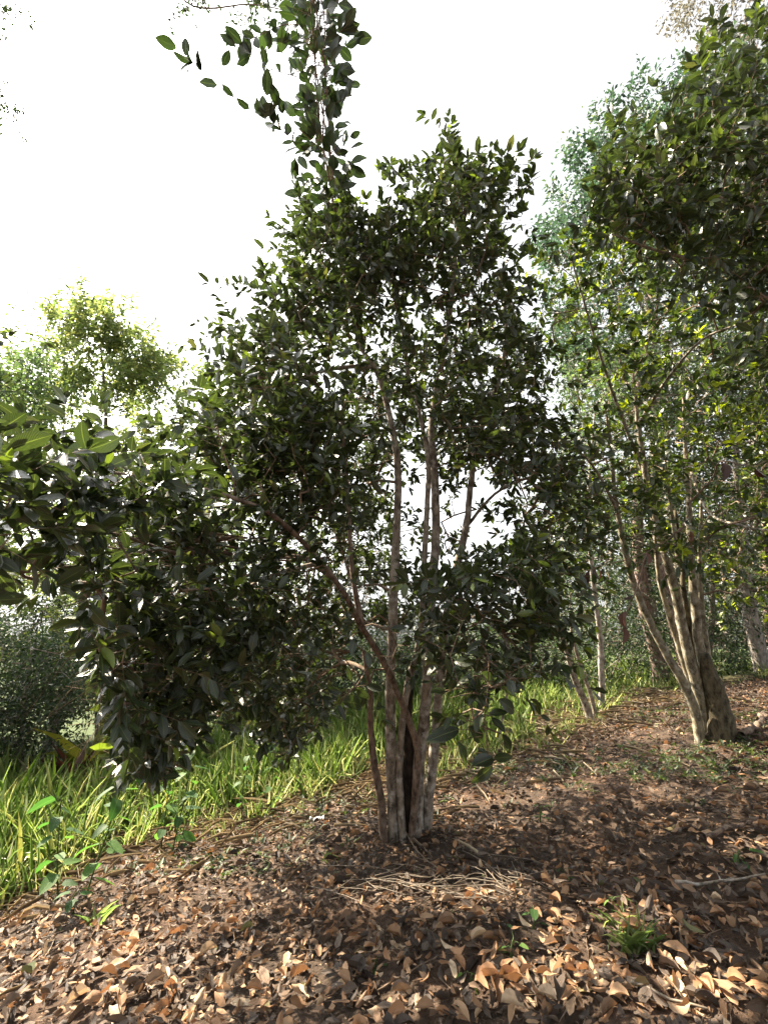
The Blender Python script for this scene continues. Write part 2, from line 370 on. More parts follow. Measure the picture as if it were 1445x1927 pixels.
def spline(pts, step):
    pts = np.asarray(pts, float)
    if len(pts) < 3:
        n = max(2, int(np.linalg.norm(pts[1]-pts[0])/step)+1); return np.linspace(pts[0], pts[1], n), np.linspace(0, 1, n)
    q = np.vstack([2*pts[0]-pts[1], pts, 2*pts[-1]-pts[-2]]); out = []
    for i in range(1, len(q)-2):
        n = max(2, int(np.linalg.norm(q[i+1]-q[i])/step)); t = np.linspace(0, 1, n, endpoint=False)[:, None]
        out.append(0.5*((2*q[i])+(-q[i-1]+q[i+1])*t+(2*q[i-1]-5*q[i]+4*q[i+1]-q[i+2])*t*t+(-q[i-1]+3*q[i]-3*q[i+1]+q[i+2])*t**3))
    out.append(pts[-1][None]); o = np.vstack(out)
    d = np.concatenate([[0], np.cumsum(np.linalg.norm(np.diff(o, axis=0), axis=1))])
    return o, d/d[-1]

# ------------------------------------------------------------------ sun flecks: where the canopy leaves gaps for the sun (leaf-free lanes through the crowns)
LANES = []
for (px, py, dx, dy, k) in [(905, 1508, 130, 16, 1), (740, 1692, 130, 28, 1), (910, 1690, 120, 34, 1), (550, 1840, 95, 48, .98), (150, 1855, 120, 45, .95),
                            (380, 1890, 80, 30, .95), (1120, 1740, 170, 50, 1), (1010, 1840, 170, 60, 1), (1290, 1860, 200, 70, 1), (1410, 1600, 70, 40, 1),
                            (250, 1700, 80, 22, .95), (760, 1880, 90, 45, .95), (340, 1745, 60, 16, .95), (1130, 1640, 60, 14, .9)]:
    c = G(px, py); ex = G(px+dx, py); ey0 = G(px, py-dy); ey1 = G(px, min(1926, py+dy))
    LANES.append((c[0], c[1], abs(ex[0]-c[0]), abs(ey0[1]-ey1[1])/2, k))
def in_lane(p):
    z0 = hgt(p[:, 0], p[:, 1]); k = (p[:, 2]-z0)/S[2]; q = p - S*k[:, None]
    z1 = hgt(q[:, 0], q[:, 1]); q = q - S*((z0-z1)/S[2])[:, None]*1.0
    m = np.zeros(len(p), bool)
    for cx, cy, rx, ry, pr in LANES:
        m |= (((q[:, 0]-cx)/rx)**2+((q[:, 1]-cy)/ry)**2 < 1) & (rng.random(len(p)) < pr)
    return m

# ------------------------------------------------------------------ tree builder
def sample_blob(b, dens=1.0):
    if 'pts' in b: return b['pts']
    poly = b['poly']; xs = [q[0] for q in poly]; ys = [q[1] for q in poly]; out = []
    holes = b.get('holes', [])
    b = dict(b, n=int(b['n']*dens))
    while len(out) < b['n']:
        x = rng.uniform(min(xs), max(xs), 400); y = rng.uniform(min(ys), max(ys), 400)
        m = in_poly(x, y, poly)
        for hx, hy, hrx, hry, hp in holes:
            m &= ~((((x-hx)/hrx)**2+((y-hy)/hry)**2 < 1) & (rng.random(400) < hp))
        x, y = x[m], y[m]
        t0, t1 = b['t'] if not callable(b['t']) else (None, None)
        if t0 is None: t = b['t'](x, y)
        else: t = rng.uniform(t0, t1, len(x))
        out.extend(P(x, y, t))
    out = np.array(out[:b['n']])
    zz = hgt(out[:, 0], out[:, 1])
    return out[out[:, 2] > zz+b.get('zmin', 0.25)]

def build_tree(name, label, cat, base, stems, blobs, group=None, leafmat='tea', twig_len=(0.18, 0.34), nleaf=(9, 15), leaf_len=(0.085, 0.135), aspect=0.40,
               individual=0, templates=T_LO, stem_mats=None, step=0.07, tip_r=0.0016, droop=0.25, young_p=0.10, up=0.35, lanes=True, leaf_rad=None, flat=0.5,
               sides=5, bare=0.0, branch_mat='twig', crown_name='crown', scatter=0.0, dens=1.0, cull=None, expo=2.3, rmax=0.03, toward=None):
    root = thing(name, label, cat, base, group); B = np.asarray(base, float)
    nodes, par, rad = [], [], []
    for si, (pts, r0, r1) in enumerate(stems):
        pp, s = spline(pts, step); rr = r0+(r1-r0)*s**(1.5 if r0 > .025 else 1)*1.0
        rr = rr*(1+.3*np.exp(-s*30)*(r0 > .03))
        pp = pp + np.concatenate([np.zeros((1, 3)), rng.normal(0, 1, (len(pp)-1, 3))*np.minimum(rr[1:, None]*0.07, .012)])
        tb_ = Tubes(); tb_.add(pp-B, rr, sides=12 if r0 > 0.02 else 8, rough=0.045)
        m = M[(stem_mats or {}).get(si, 'bark' if r0 > .012 else 'twig')]
        obj('trunk' if len(stems) == 1 else 'stem' if r0 > .012 else 'bough', tb_.mesh('stem', m), root)
        for i in range(0, len(pp)):
            if s[i] > 0.3 or len(stems) == 1 and s[i] > .45: nodes.append(pp[i]); rad.append(rr[i])
    nodes = list(nodes); nst = len(nodes)
    # twig sites, joined one after another to the nearest wood
    pts = np.concatenate([sample_blob(b, dens) for b in blobs])
    if lanes: pts = pts[~in_lane(pts) | (rng.random(len(pts)) < .10)]
    big = np.zeros((len(nodes)+len(pts)*14, 3)); big[:nst] = nodes; cnt = nst
    parent = np.full(len(big), -1); paths = []
    d0 = np.min(np.linalg.norm(pts[:, None]-big[None, :nst], axis=2), axis=1)
    order = np.argsort(d0)
    twdir = np.zeros((len(pts), 3)); load = np.zeros(len(big))
    for i in order:
        p = pts[i]; d = big[:cnt]-p; cost = np.linalg.norm(d, axis=1)+0.35*np.clip(d[:, 2], 0, None)
        j = int(np.argmin(cost)); a = big[j]; L = np.linalg.norm(p-a)
        if L < 0.02: p = p+np.array([0, 0, .05]); L = np.linalg.norm(p-a)
        k = int(min(9, max(1, L/(step*1.6))))
        t = np.linspace(0, 1, k+1)[1:, None]
        side = rng.normal(0, 1, 3)*0.07*L + np.array([0, 0, 0.10*L])
        seg = a+(p-a)*t+side*(t*(1-t)*4) + rng.normal(0, .008, (k, 3))*(t < 1)
        path = [j]
        for q in seg:
            big[cnt] = q; parent[cnt] = path[-1]; path.append(cnt); cnt += 1
        paths.append(path); twdir[i] = norm((seg[-1]-(seg[-2] if k > 1 else a))[None])[0]
        load[path[-1]] += 1
    # pipe model
    for q in range(cnt-1, nst-1, -1): load[parent[q]] += load[q]
    R = np.minimum(tip_r*np.maximum(load, 1)**(1/expo), rmax)
    R[:nst] = rad
    T = Tubes()
    for path in paths:
        rr = R[path].copy(); rr[0] = min(rr[0], rr[1]*1.15); T.add(big[path]-B, rr, sides=sides)
    # twigs and leaves
    LP, LA, LN, LL, LY = [], [], [], [], []
    cen = pts.mean(0)
    for i in range(len(pts)):
        p = pts[i]; L = rng.uniform(*twig_len)*min(1.0, .45+np.linalg.norm(p-CAM)/5)
        d = twdir[i]*0.7+rng.normal(0, .45, 3)+np.array([0, 0, up])
        if toward is not None: d = d + np.asarray(toward)*0.6
        d = d/np.linalg.norm(d); n = rng.integers(*nleaf)
        ts = np.linspace(0, 1, 4)[:, None]; bend = np.array([0, 0, -droop*L])
        tw = p+d*L*ts+bend*ts*ts
        T.add(tw-B, np.linspace(tip_r, tip_r*0.5, 4), sides=3)
        if rng.random() < bare: continue
        u = rng.uniform(0.05, 1, n); u[-1] = 1.0; u[-2:] = 1.0
        lp = p+d*L*u[:, None]+bend*(u**2)[:, None]+(rng.normal(0, scatter, (n, 3)) if scatter else 0)
        sd = norm(np.cross(d, rng.normal(0, 1, (n, 3))))
        ca = np.where(u < 1, rng.uniform(.25, .75, n), 0.85)[:, None]
        ax = norm(d*ca+sd*np.sqrt(1-ca**2)+np.array([0, 0, -droop])*rng.uniform(.2, 1.6, (n, 1)))
        nn = norm(np.array([0, 0, 1.0])*flat*2+rng.normal(0, .55, (n, 3))+ax*0.1)
        yp = young_p*3.2 if rng.random() < .3 else young_p*.15
        yg = np.where(u >= .75, (rng.random(n) < yp*1.2)*rng.uniform(.25, 1, n), (rng.random(n) < yp*0.3)*rng.uniform(.1, .6, n))
        ll = rng.uniform(*leaf_len, n)*np.where(yg > .4, .8, 1.0)*np.where(rng.random(n) < .12, .6, 1)
        LP.append(lp); LA.append(ax); LN.append(nn); LL.append(ll); LY.append(yg)
    ob_ = obj('branches', T.mesh('branches', M[branch_mat]), root); ob_['kind'] = 'stuff'
    LP, LA, LN, LL, LY = (np.concatenate(a) for a in (LP, LA, LN, LL, LY))
    keep = np.ones(len(LP), bool)
    if lanes: keep &= ~in_lane(LP)
    x, y, t = proj(LP); keep &= t > -1.0
    keep &= np.linalg.norm(LP-CAM, axis=1) > 0.55
    keep &= LP[:, 2] > hgt(LP[:, 0], LP[:, 1])+0.03
    if cull: keep &= ~in_poly(x, y, cull)
    LP, LA, LN, LL, LY = LP[keep], LA[keep], LN[keep], LL[keep], LY[keep]
    rnd = np.clip(rng.normal(.45, .24, len(LP)), 0, 1); asp = rng.uniform(.88, 1.14, len(LP))*aspect
    single = np.zeros(len(LP), bool)
    if individual:
        x, y, t = proj(LP+LA*LL[:, None]*.5)
        sc = np.where((t > .3) & (x > 0) & (x < W) & (y > 0) & (y < H), LL/np.maximum(t, .1), 0)
        ix = np.argsort(-sc)[:individual]; single[ix] = True
        var = {}
        for i in ix:
            key = (int(rng.integers(0, 6)), int(np.clip(rnd[i]*5, 0, 4)), 1 if LY[i] > .45 else 0)
            if key not in var:
                one = leaf_mesh('leaf', M[leafmat], np.zeros((1, 3)), np.array([[0, 1., 0]]), np.array([[0, 0, 1.]]), np.ones(1), np.full(1, aspect),
                                np.full(1, (key[1]+.5)/5), np.full(1, .8*key[2]), [T_HI[key[0]]])
                var[key] = one
            o = obj('leaf', var[key], root)
            a = LA[i]/np.linalg.norm(LA[i]); s_ = np.cross(a, LN[i]); s_ /= np.linalg.norm(s_); nz = np.cross(s_, a)
            mm = Matrix(((s_[0], a[0], nz[0], 0), (s_[1], a[1], nz[1], 0), (s_[2], a[2], nz[2], 0), (0, 0, 0, 1)))
            o.matrix_basis = Matrix.Translation(Vector(LP[i]-B)) @ mm @ Matrix.Scale(float(LL[i]), 4)
    r = ~single
    me = leaf_mesh(crown_name, M[leafmat], LP[r]-B, LA[r], LN[r], LL[r], asp[r], rnd[r], LY[r], templates)
    cr = obj(crown_name, me, root); cr['kind'] = 'stuff'
    return root

# ------------------------------------------------------------------ ground
def build_ground():
    def axis(fine0, fine1, step, far, grow=1.18):
        a = list(np.arange(fine0, fine1+1e-6, step)); s = step
        while a[-1] < far: s *= grow; a.append(a[-1]+s)
        s = step
        while a[0] > -far: s *= grow; a.insert(0, a[0]-s)
        return np.array(a)
    xs = axis(-5, 7, 0.08, 300); ys = axis(0, 10, 0.08, 400)
    X, Y = np.meshgrid(xs, ys); Z = hgt(X, Y)
    near = np.exp(-((X-1)/6)**2-((Y-4)/6)**2)
    Z = Z + near*0.012*(np.sin(17*X+3*Y)*np.sin(15*Y-5*X)+np.sin(29*X-11*Y)*.6) - 0.012*near
    V = np.stack([X, Y, Z], -1).reshape(-1, 3); nx = len(xs); ny = len(ys)
    i = (np.arange(ny-1)[:, None]*nx+np.arange(nx-1)[None]).reshape(-1)
    o = obj('ground', mesh_np('ground', V, [np.stack([i, i+1, i+nx+1, i+nx], -1)], None, M['soil'])); o['kind'] = 'structure'
build_ground()

# edge between leaf litter and grass, as seen: world x -> y
edge = np.array([G(*q)[:2] for q in [(0, 1725), (120, 1665), (250, 1612), (380, 1570), (500, 1540), (600, 1515), (700, 1490), (830, 1462), (960, 1425), (1060, 1375), (1160, 1335), (1300, 1300)]])
edge = np.vstack([[-9, -1.5], edge, [12, edge[-1][1]+.3]]); edge = edge[np.argsort(edge[:, 0])]
def edge_y(x): return np.interp(x, edge[:, 0], edge[:, 1])

# ------------------------------------------------------------------ trees
def L3(pts, t): 
    t = np.interp(np.linspace(0, 1, len(pts)), np.linspace(0, 1, len(t)), t)
    a = np.array(pts, float); return P(a[:, 0], a[:, 1], t)
def rooted(pts, t, base, depth=0.06):
    q = L3(pts, t); q[0] = [q[0][0], q[0][1], min(q[0][2], hgt(q[0][0], q[0][1]))-depth]; return q
TB = proj(MAIN)[2]
def tmain_left(x, y):
    t = np.interp(x, [-250, 0, 120, 300, 480, 650, 760], [1.15, 1.45, 1.75, 2.35, 3.0, 3.6, 3.9])
    return t*rng.uniform(.80, np.interp(x, [100, 450], [1.22, 1.55]), len(x)) + np.clip((y-1250)/300, 0, 1)*0.35
vine = [(705, 690), (668, 600), (645, 500), (628, 400), (615, 290), (606, 180), (600, 70), (590, -60)]
main_stems = [
    (rooted([(724, 1572), (716, 1500), (703, 1430), (697, 1360), (697, 1300), (690, 1262), (684, 1225)], [TB-.02, TB-.03, 3.55], MAIN), .033, .014),
    (rooted([(742, 1575), (738, 1480), (735, 1400), (733, 1300), (738, 1200), (742, 1080), (748, 960), (748, 880), (742, 830), (735, 790), (720, 730), (704, 690), (680, 655), (655, 560), (640, 470)], [TB, TB+.05, 3.9, 4.05, 4.1], MAIN), .043, .012),
    (rooted([(782, 1575), (786, 1480), (795, 1380), (803, 1280), (806, 1200), (813, 1100), (820, 1000), (818, 900), (812, 830), (816, 760), (832, 680), (850, 560), (860, 420), (868, 330)], [TB, TB+.02, 3.9, 4.1, 4.1], MAIN), .047, .010),
    (rooted([(798, 1560), (812, 1450), (820, 1380), (826, 1290), (836, 1190), (856, 1080), (875, 1000), (885, 920), (896, 840), (922, 760), (945, 690), (952, 600), (940, 520)], [TB+.06, TB+.15, 4.2, 4.4], MAIN), .040, .011),
    (rooted([(760, 1575), (752, 1450), (765, 1300), (790, 1200), (797, 1080), (803, 960), (806, 880), (790, 780), (770, 720), (760, 640), (742, 540), (732, 430)], [TB-.05, TB+.1, 4.0, 4.1], MAIN), .028, .010),
    (rooted([(772, 1570), (786, 1440), (780, 1390), (755, 1320), (728, 1258), (700, 1210), (680, 1180), (650, 1120), (610, 1065), (560, 1010), (500, 962), (400, 925), (280, 900), (150, 880), (30, 860)], [TB-.04, 3.5, 3.3, 2.9, 2.3, 1.9], MAIN), .028, .004),
    (L3([(684, 1186), (668, 1110), (660, 1040), (656, 950), (650, 860), (640, 780)], [3.36, 3.5, 3.6]), .022, .008),
    (L3([(622, 1085), (575, 1052), (520, 1046), (470, 1052), (400, 1035), (330, 1040), (200, 1000), (60, 985), (-60, 960)], [3.36, 3.0, 2.3, 1.7]), .018, .004),
    (L3([(600, 1060), (520, 1080), (430, 1130), (350, 1210), (300, 1300), (270, 1380)], [3.1, 3.0, 2.9]), .017, .005),
    (L3([(705, 690), (660, 690), (600, 700), (540, 720), (490, 740)], [4.1, 3.6, 3.3]), .020, .008),
    (L3([(838, 1180), (880, 1160), (930, 1180), (960, 1230), (955, 1300), (940, 1380)], [3.9, 3.1, 2.6]), .016, .005),
    (L3([(878, 990), (930, 930), (990, 900), (1060, 870)], [4.1, 3.7, 3.4]), .016, .005),
    (L3([(762, 1580), (764, 1500), (770, 1420), (768, 1340), (776, 1280)], [TB+.06, TB+.07]) - [0, 0, .05], .072, .012),  # dark core stem filling the shaded gap between the stems
]
main_blobs = [
    dict(poly=[(540, 480), (580, 395), (640, 385), (745, 410), (800, 375), (850, 300), (885, 320), (935, 410), (955, 500), (975, 590), (1030, 700), (1000, 800), (700, 810), (480, 800), (410, 715), (470, 640), (555, 560), (510, 500)],
         t=(3.2, 5.9), n=420, holes=[(620, 700, 60, 35, .9), (800, 590, 70, 45, .8), (690, 630, 40, 35, .8), (880, 620, 40, 50, .7), (760, 400, 16, 70, .8), (1010, 400, 40, 60, .9)]),
    dict(poly=[(830, 285), (855, 262), (885, 300), (905, 400), (940, 500), (900, 560), (830, 520), (810, 400)], t=(3.7, 4.4), n=50),
    dict(poly=[(590, 400), (760, 420), (800, 490), (780, 560), (600, 560), (560, 480)], t=(3.5, 4.4), n=70),
    dict(poly=[(385, 600), (430, 560), (520, 545), (540, 600), (430, 640)], t=(3.4, 3.9), n=8),
    dict(poly=[(200, 880), (330, 820), (560, 830), (620, 1000), (560, 1160), (260, 1160)], t=(4.0, 6.0), n=110),  # extra leaves deep in the crown, added to shade the ground by the trunk
    dict(poly=[(620, 620), (760, 560), (960, 580), (1010, 700), (1000, 850), (640, 850)], t=(5.0, 7.0), n=130, holes=[(620, 700, 60, 35, .9), (800, 590, 70, 45, .8), (690, 630, 40, 35, .8)]),  # extra leaves at the back, added to shade the middle ground
    dict(poly=[(330, 830), (640, 830), (680, 1050), (600, 1190), (300, 1190)], t=(2.6, 4.6), n=130),
    dict(poly=[(500, 640), (600, 690), (620, 800), (620, 960), (470, 960), (420, 800), (430, 690)], t=(2.7, 4.6), n=150),
    dict(poly=[(-200, 880), (0, 860), (130, 840), (260, 830), (260, 1170), (150, 1130), (-200, 1040)], t=tmain_left, n=50),
    dict(poly=[(250, 830), (300, 830), (420, 780), (560, 780), (640, 900), (670, 1020), (640, 1150), (560, 1180), (300, 1190), (250, 1160)], t=tmain_left, n=190,
         holes=[(70, 1010, 60, 55, .85), (240, 1050, 60, 30, .5), (660, 930, 40, 60, .5), (40, 880, 30, 30, .5)]),
    dict(poly=[(160, 1190), (300, 1150), (560, 1110), (680, 1160), (640, 1300), (560, 1420), (520, 1440), (470, 1330), (360, 1370), (290, 1470), (235, 1450), (205, 1300)], t=tmain_left, n=340,
         holes=[(345, 1180, 45, 30, .8), (560, 1270, 40, 30, .3)]),
    dict(poly=[(640, 1170), (760, 1170), (800, 1230), (730, 1290), (620, 1330), (590, 1280)], t=(2.7, 3.5), n=26, zmin=.3),
    dict(poly=[(800, 1100), (900, 1060), (1040, 1060), (1080, 1150), (1060, 1240), (980, 1290), (860, 1300), (800, 1200)], t=(2.4, 3.6), n=95),
    dict(poly=[(850, 1280), (960, 1290), (960, 1370), (900, 1380), (860, 1360)], t=(2.2, 2.6), n=9, zmin=.3),
    dict(poly=[(830, 780), (1000, 760), (1080, 860), (1080, 1060), (960, 1060), (930, 900), (850, 860)], t=(3.0, 5.4), n=130, holes=[(955, 950, 60, 60, .8)]),
    dict(poly=[(620, 800), (900, 800), (950, 900), (900, 1050), (640, 1050)], t=(3.9, 5.8), n=100, holes=[(780, 920, 45, 75, .95), (905, 960, 50, 70, .95), (790, 1050, 40, 50, .6)]),
    dict(poly=[(640, 1050), (900, 1050), (900, 1180), (640, 1180)], t=(3.9, 5.0), n=45, holes=[(850, 1080, 50, 50, .9), (700, 1150, 20, 20, .9)]),
    dict(poly=[(715, 300), (760, 300), (770, 350), (720, 355)], t=(4.0, 4.4), n=3),
    dict(poly=[(935, 330), (985, 320), (985, 420), (930, 450)], t=(3.6, 4.2), n=7),
]
for q in range(16):
    x0 = rng.uniform(420, 600); y0 = 1075-(600-x0)*.38+rng.normal(0, 12); L_ = rng.uniform(250, 480); dy = rng.normal(15, 55); t0 = np.interp(x0, [400, 600], [2.75, 3.25])*rng.uniform(.97, 1.03)
    main_stems.append((L3([(x0, y0), (x0-L_*.3, y0+dy*.25-rng.uniform(0, 20)), (x0-L_*.65, y0+dy*.6+rng.normal(0, 10)), (x0-L_, y0+dy)], [t0, t0-.35, t0-rng.uniform(.5, 1.2)]), .0065, .0022))
build_tree('tea_tree', 'large many-stemmed tea tree with dark glossy leaves and pale stems in leaf litter', 'tree', MAIN, main_stems, main_blobs, individual=300,
           templates=T_LO, dens=2.15, bare=.08, cull=[(-900, 1185), (150, 1195), (195, 1290), (225, 1470), (300, 1475), (350, 1410), (460, 1390), (510, 1440), (575, 1440), (600, 1380), (640, 1330), (700, 1340), (700, 1800), (-900, 1800)], stem_mats={0: 'bark_red', 5: 'bark_red', 6: 'bark_red', 7: 'bark_red', 12: 'gap_shade'}, leaf_len=(.056, .114), nleaf=(12, 20), group='tea trees in the grove')

low = [((804, 1391), (864, 1372)), ((861, 1396), (884, 1448)), ((852, 1358), (884, 1344)), ((937, 1316), (982, 1344)), ((880, 1368), (908, 1396)), ((889, 1474), (927, 1441)), ((929, 1427), (961, 1424)), ((899, 1410), (920, 1417)), ((885, 1444), (927, 1425)),
       ((956, 1372), (979, 1392)), ((944, 1382), (961, 1410)), ((885, 1313), (927, 1327)), ((847, 1313), (854, 1344)), ((920, 1344), (958, 1337)), ((809, 1306), (837, 1299)), ((940, 1292), (975, 1306)), ((861, 1289), (889, 1271)), ((905, 1335), (893, 1375)), ((925, 1350), (950, 1375)), ((900, 1300), (870, 1325)),
       ((930, 1270), (965, 1262)), ((890, 1250), (850, 1240)), ((940, 1240), (985, 1232)), ((905, 1265), (935, 1290)), ((875, 1230), (905, 1205)), ((960, 1255), (1000, 1275)),
       ((595, 1327), (636, 1313)), ((643, 1320), (698, 1323)), ((670, 1292), (695, 1316)), ((615, 1296), (643, 1303)), ((636, 1327), (650, 1354)), ((660, 1280), (655, 1255)), ((690, 1290), (720, 1300)), ((585, 1345), (620, 1335))]
mt_ = [o for o in bpy.data.objects if o.get('label', '').startswith('large many-stemmed')][0]; Tl = Tubes()
for k, (a, b) in enumerate(low):
    tt = 2.55 if a[0] > 750 else 2.9
    hub = (915+rng.normal(0, 6), np.clip(a[1], 1225, 1425)-10) if a[0] > 750 else (668, 1295)
    ends = (np.array(a, float), np.array(b, float)); near = min(ends, key=lambda e: np.hypot(*(e-np.array(hub)))); far = ends[0] if near is ends[1] else ends[1]
    p0 = P(near[0], near[1], tt); p1 = P(far[0], far[1], tt+rng.normal(0, .06)); L_ = np.linalg.norm(p1-p0)
    hb = P(hub[0], hub[1], tt); Tl.add(np.stack([hb, (hb+p0)/2+[0, 0, .008], p0])-MAIN, [.003, .0022, .0018], sides=5)
    me = leaf_mesh('leaf', M['tea'], np.zeros((1, 3)), (p1-p0)[None], norm(np.array([[rng.normal(0, .4), -1.0, rng.uniform(.1, .9)]])), np.array([L_*1.05]), np.full(1, .40), np.array([rng.uniform(.1, .8)]), np.array([.35 if k == 15 else 0.]), [T_HI[k % 6]])  # one leaf tinted brighter: sunlight on it put into its colour
    obj('leaf', me, mt_, p0-MAIN)
for pth, t in [([(836, 1180), (880, 1200), (915, 1225), (918, 1290), (912, 1350), (918, 1420)], [3.9, 2.9, 2.55, 2.55, 2.55]), ([(700, 1240), (685, 1268), (668, 1295)], [3.5, 2.9])]:
    qq, _ = spline(L3(pth, t), .05); Tl.add(qq-MAIN, np.linspace(.006, .003, len(qq)), sides=6)
ob_ = obj('hanging_twigs', Tl.mesh('hanging_twigs', M['twig']), mt_); ob_['kind'] = 'stuff'

# the creeper that climbs out of its top
def creeper():
    pts = L3([(690, 660)]+vine[1:], [4.1, 4.1, 4.0, 3.9, 3.85, 3.8]); base = pts[0]
    root = thing('creeper', 'leggy leafy creeper shooting above the top of the tea tree', 'creeper', base); B = base
    pp, s = spline(pts, .05)
    strands = []
    for k in range(4):
        q = pp + np.stack([np.sin(s*7+k*1.7)*.045, np.cos(s*6+k*2.1)*.05, 0*s], -1)*(0.3+s[:, None])
        tb_ = Tubes(); tb_.add(q-B, np.linspace(.012, .004, len(q)), sides=6); obj('stem', tb_.mesh('stem', M['twig']), root); strands.append(q)
    T = Tubes(); lp, la = [], []
    sprays = [([(585, 300), (530, 245), (470, 205), (410, 160), (350, 105), (300, 60)], 32), ([(608, 285), (560, 240), (510, 190), (500, 175)], 9), ([(560, 145), (500, 125), (460, 90)], 7),
              ([(600, 60), (545, 45), (480, 70), (420, 100)], 26), ([(610, 90), (640, 60), (660, 40)], 7), ([(612, 200), (640, 190), (668, 170)], 9),
              ([(600, 330), (570, 350), (560, 380)], 12), ([(602, 260), (570, 290), (548, 300)], 8)]
    for q, n in sprays:
        a = L3(q, [3.85, 3.6]); qq, ss = spline(a, .06); T.add(qq-B, np.linspace(.004, .0015, len(qq)), sides=5)
        for k in range(n):
            u = rng.uniform(.05, 1); i = min(len(qq)-2, int(u*(len(qq)-1))); d = norm((qq[i+1]-qq[i])[None])[0]
            lp.append(qq[i]); v = norm(np.cross(d, rng.normal(0, 1, 3))[None])[0]; la.append(d*.5+v*.8)
    for k in range(300):
        u = rng.beta(2.2, 1.1); st = strands[k % 4]; i = min(len(st)-2, int(u*(len(st)-1)))
        off = rng.normal(0, 1, 3); off[2] *= .3; d = norm(off[None])[0]; tip = st[i]+d*rng.uniform(.02, .20)*(0.5+u)
        T.add(np.stack([st[i], (st[i]+tip)/2+[0, 0, .02], tip])-B, [.003, .0025, .002], sides=4)
        lp.append(tip); la.append(d*.7+np.array([0, 0, rng.uniform(-.5, .6)]))
    ob_ = obj('twigs', T.mesh('twigs', M['twig']), root); ob_['kind'] = 'stuff'
    lp, la = np.array(lp), np.array(la); n = len(lp); nn = norm(rng.normal(0, .8, (n, 3))+np.array([0, -.9, -.5])); ll = rng.uniform(.10, .175, n)
    keep = rng.permutation(n)[:290]
    var = [leaf_mesh('leaf', M['creeper'], np.zeros((1, 3)), np.array([[0, 1., 0]]), np.array([[0, 0, 1.]]), np.ones(1), np.full(1, .52), np.array([r_]), np.array([y_]), [T_HI[k % 6]])
           for k, (r_, y_) in enumerate([(.1, 0), (.3, 0), (.5, 0), (.7, 0), (.2, 0), (.9, .2), (.4, .6), (.6, 0)])]
    rest = np.ones(n, bool); rest[keep] = False
    cr = obj('foliage', leaf_mesh('foliage', M['creeper'], lp[rest]-B, la[rest], nn[rest], ll[rest], np.full(rest.sum(), .5), rng.random(rest.sum())*.8, np.zeros(rest.sum()), T_LO), root); cr['kind'] = 'stuff'
    for i in keep:
        o = obj('leaf', var[int(rng.integers(0, 8))], root)
        a = la[i]/np.linalg.norm(la[i]); s_ = np.cross(a, nn[i]); s_ /= np.linalg.norm(s_); nz = np.cross(s_, a)
        o.matrix_basis = Matrix.Translation(Vector(lp[i]-B)) @ Matrix(((s_[0], a[0], nz[0], 0), (s_[1], a[1], nz[1], 0), (s_[2], a[2], nz[2], 0), (0, 0, 0, 1))) @ Matrix.Scale(float(ll[i]), 4)
creeper()

TR = proj(RIGHT)[2]
right_stems = [
    (rooted([(1316, 1395), (1305, 1330), (1278, 1272), (1248, 1222), (1222, 1170), (1192, 1100), (1172, 1020), (1156, 930), (1150, 850), (1140, 780)], [TR-.05, TR, 5.0, 5.0], RIGHT), .045, .012),
    (rooted([(1332, 1395), (1316, 1310), (1292, 1220), (1272, 1125), (1252, 1045), (1228, 965), (1215, 900), (1200, 800), (1190, 700)], [TR, TR+.1, 5.3], RIGHT), .056, .014),
    (rooted([(1345, 1395), (1334, 1300), (1316, 1220), (1306, 1130), (1300, 1060), (1296, 960), (1290, 860), (1285, 760)], [TR+.02, TR+.1, 5.2], RIGHT), .052, .012),
    (rooted([(1350, 1398), (1350, 1335), (1336, 1275), (1322, 1230)], [TR-.06, TR], RIGHT), .15, .045),
    (rooted([(1338, 1390), (1318, 1290), (1300, 1200), (1286, 1120), (1282, 1050), (1270, 960)], [TR+.15, TR+.2], RIGHT), .040, .014),
    (rooted([(1322, 1390), (1312, 1330), (1284, 1240), (1262, 1170), (1240, 1090), (1232, 1000), (1230, 920)], [TR+.1, TR+.3], RIGHT), .034, .012),
    (rooted([(1328, 1390), (1322, 1310), (1304, 1210), (1290, 1130), (1276, 1060), (1262, 960), (1250, 860)], [TR+.18, TR+.4], RIGHT), .030, .012),
    (rooted([(1350, 1392), (1342, 1300), (1328, 1210), (1318, 1120), (1316, 1020), (1322, 900)], [TR+.12, TR+.3], RIGHT), .034, .012),
    (L3([(1160, 960), (1130, 900), (1100, 860), (1060, 830)], [5.0, 4.6, 4.3]), .02, .006),
    (L3([(1200, 800), (1250, 720), (1320, 640), (1420, 600)], [5.2, 4.4, 3.8]), .022, .007),
    (L3([(1215, 900), (1160, 760), (1120, 640), (1090, 540), (1070, 470)], [5.2, 4.8, 4.6]), .022, .007),
    (L3([(1290, 860), (1330, 960), (1400, 990), (1470, 1000)], [5.2, 4.0, 3.2]), .016, .006),
]
right_blobs = [
    dict(poly=[(1010, 470), (1090, 440), (1180, 420), (1300, 440), (1445, 480), (1520, 700), (1500, 900), (1300, 900), (1080, 880), (1060, 700), (1010, 560)], t=(3.8, 6.2), n=330,
         holes=[(1110, 760, 50, 70, .75)]),
    dict(poly=[(1060, 860), (1300, 880), (1480, 880), (1480, 1040), (1330, 1080), (1200, 1030), (1070, 1130), (1020, 1060)], t=(3.4, 5.8), n=150),
    dict(poly=[(1330, 1030), (1470, 1030), (1470, 1140), (1360, 1130)], t=(4.5, 6.5), n=40),
]
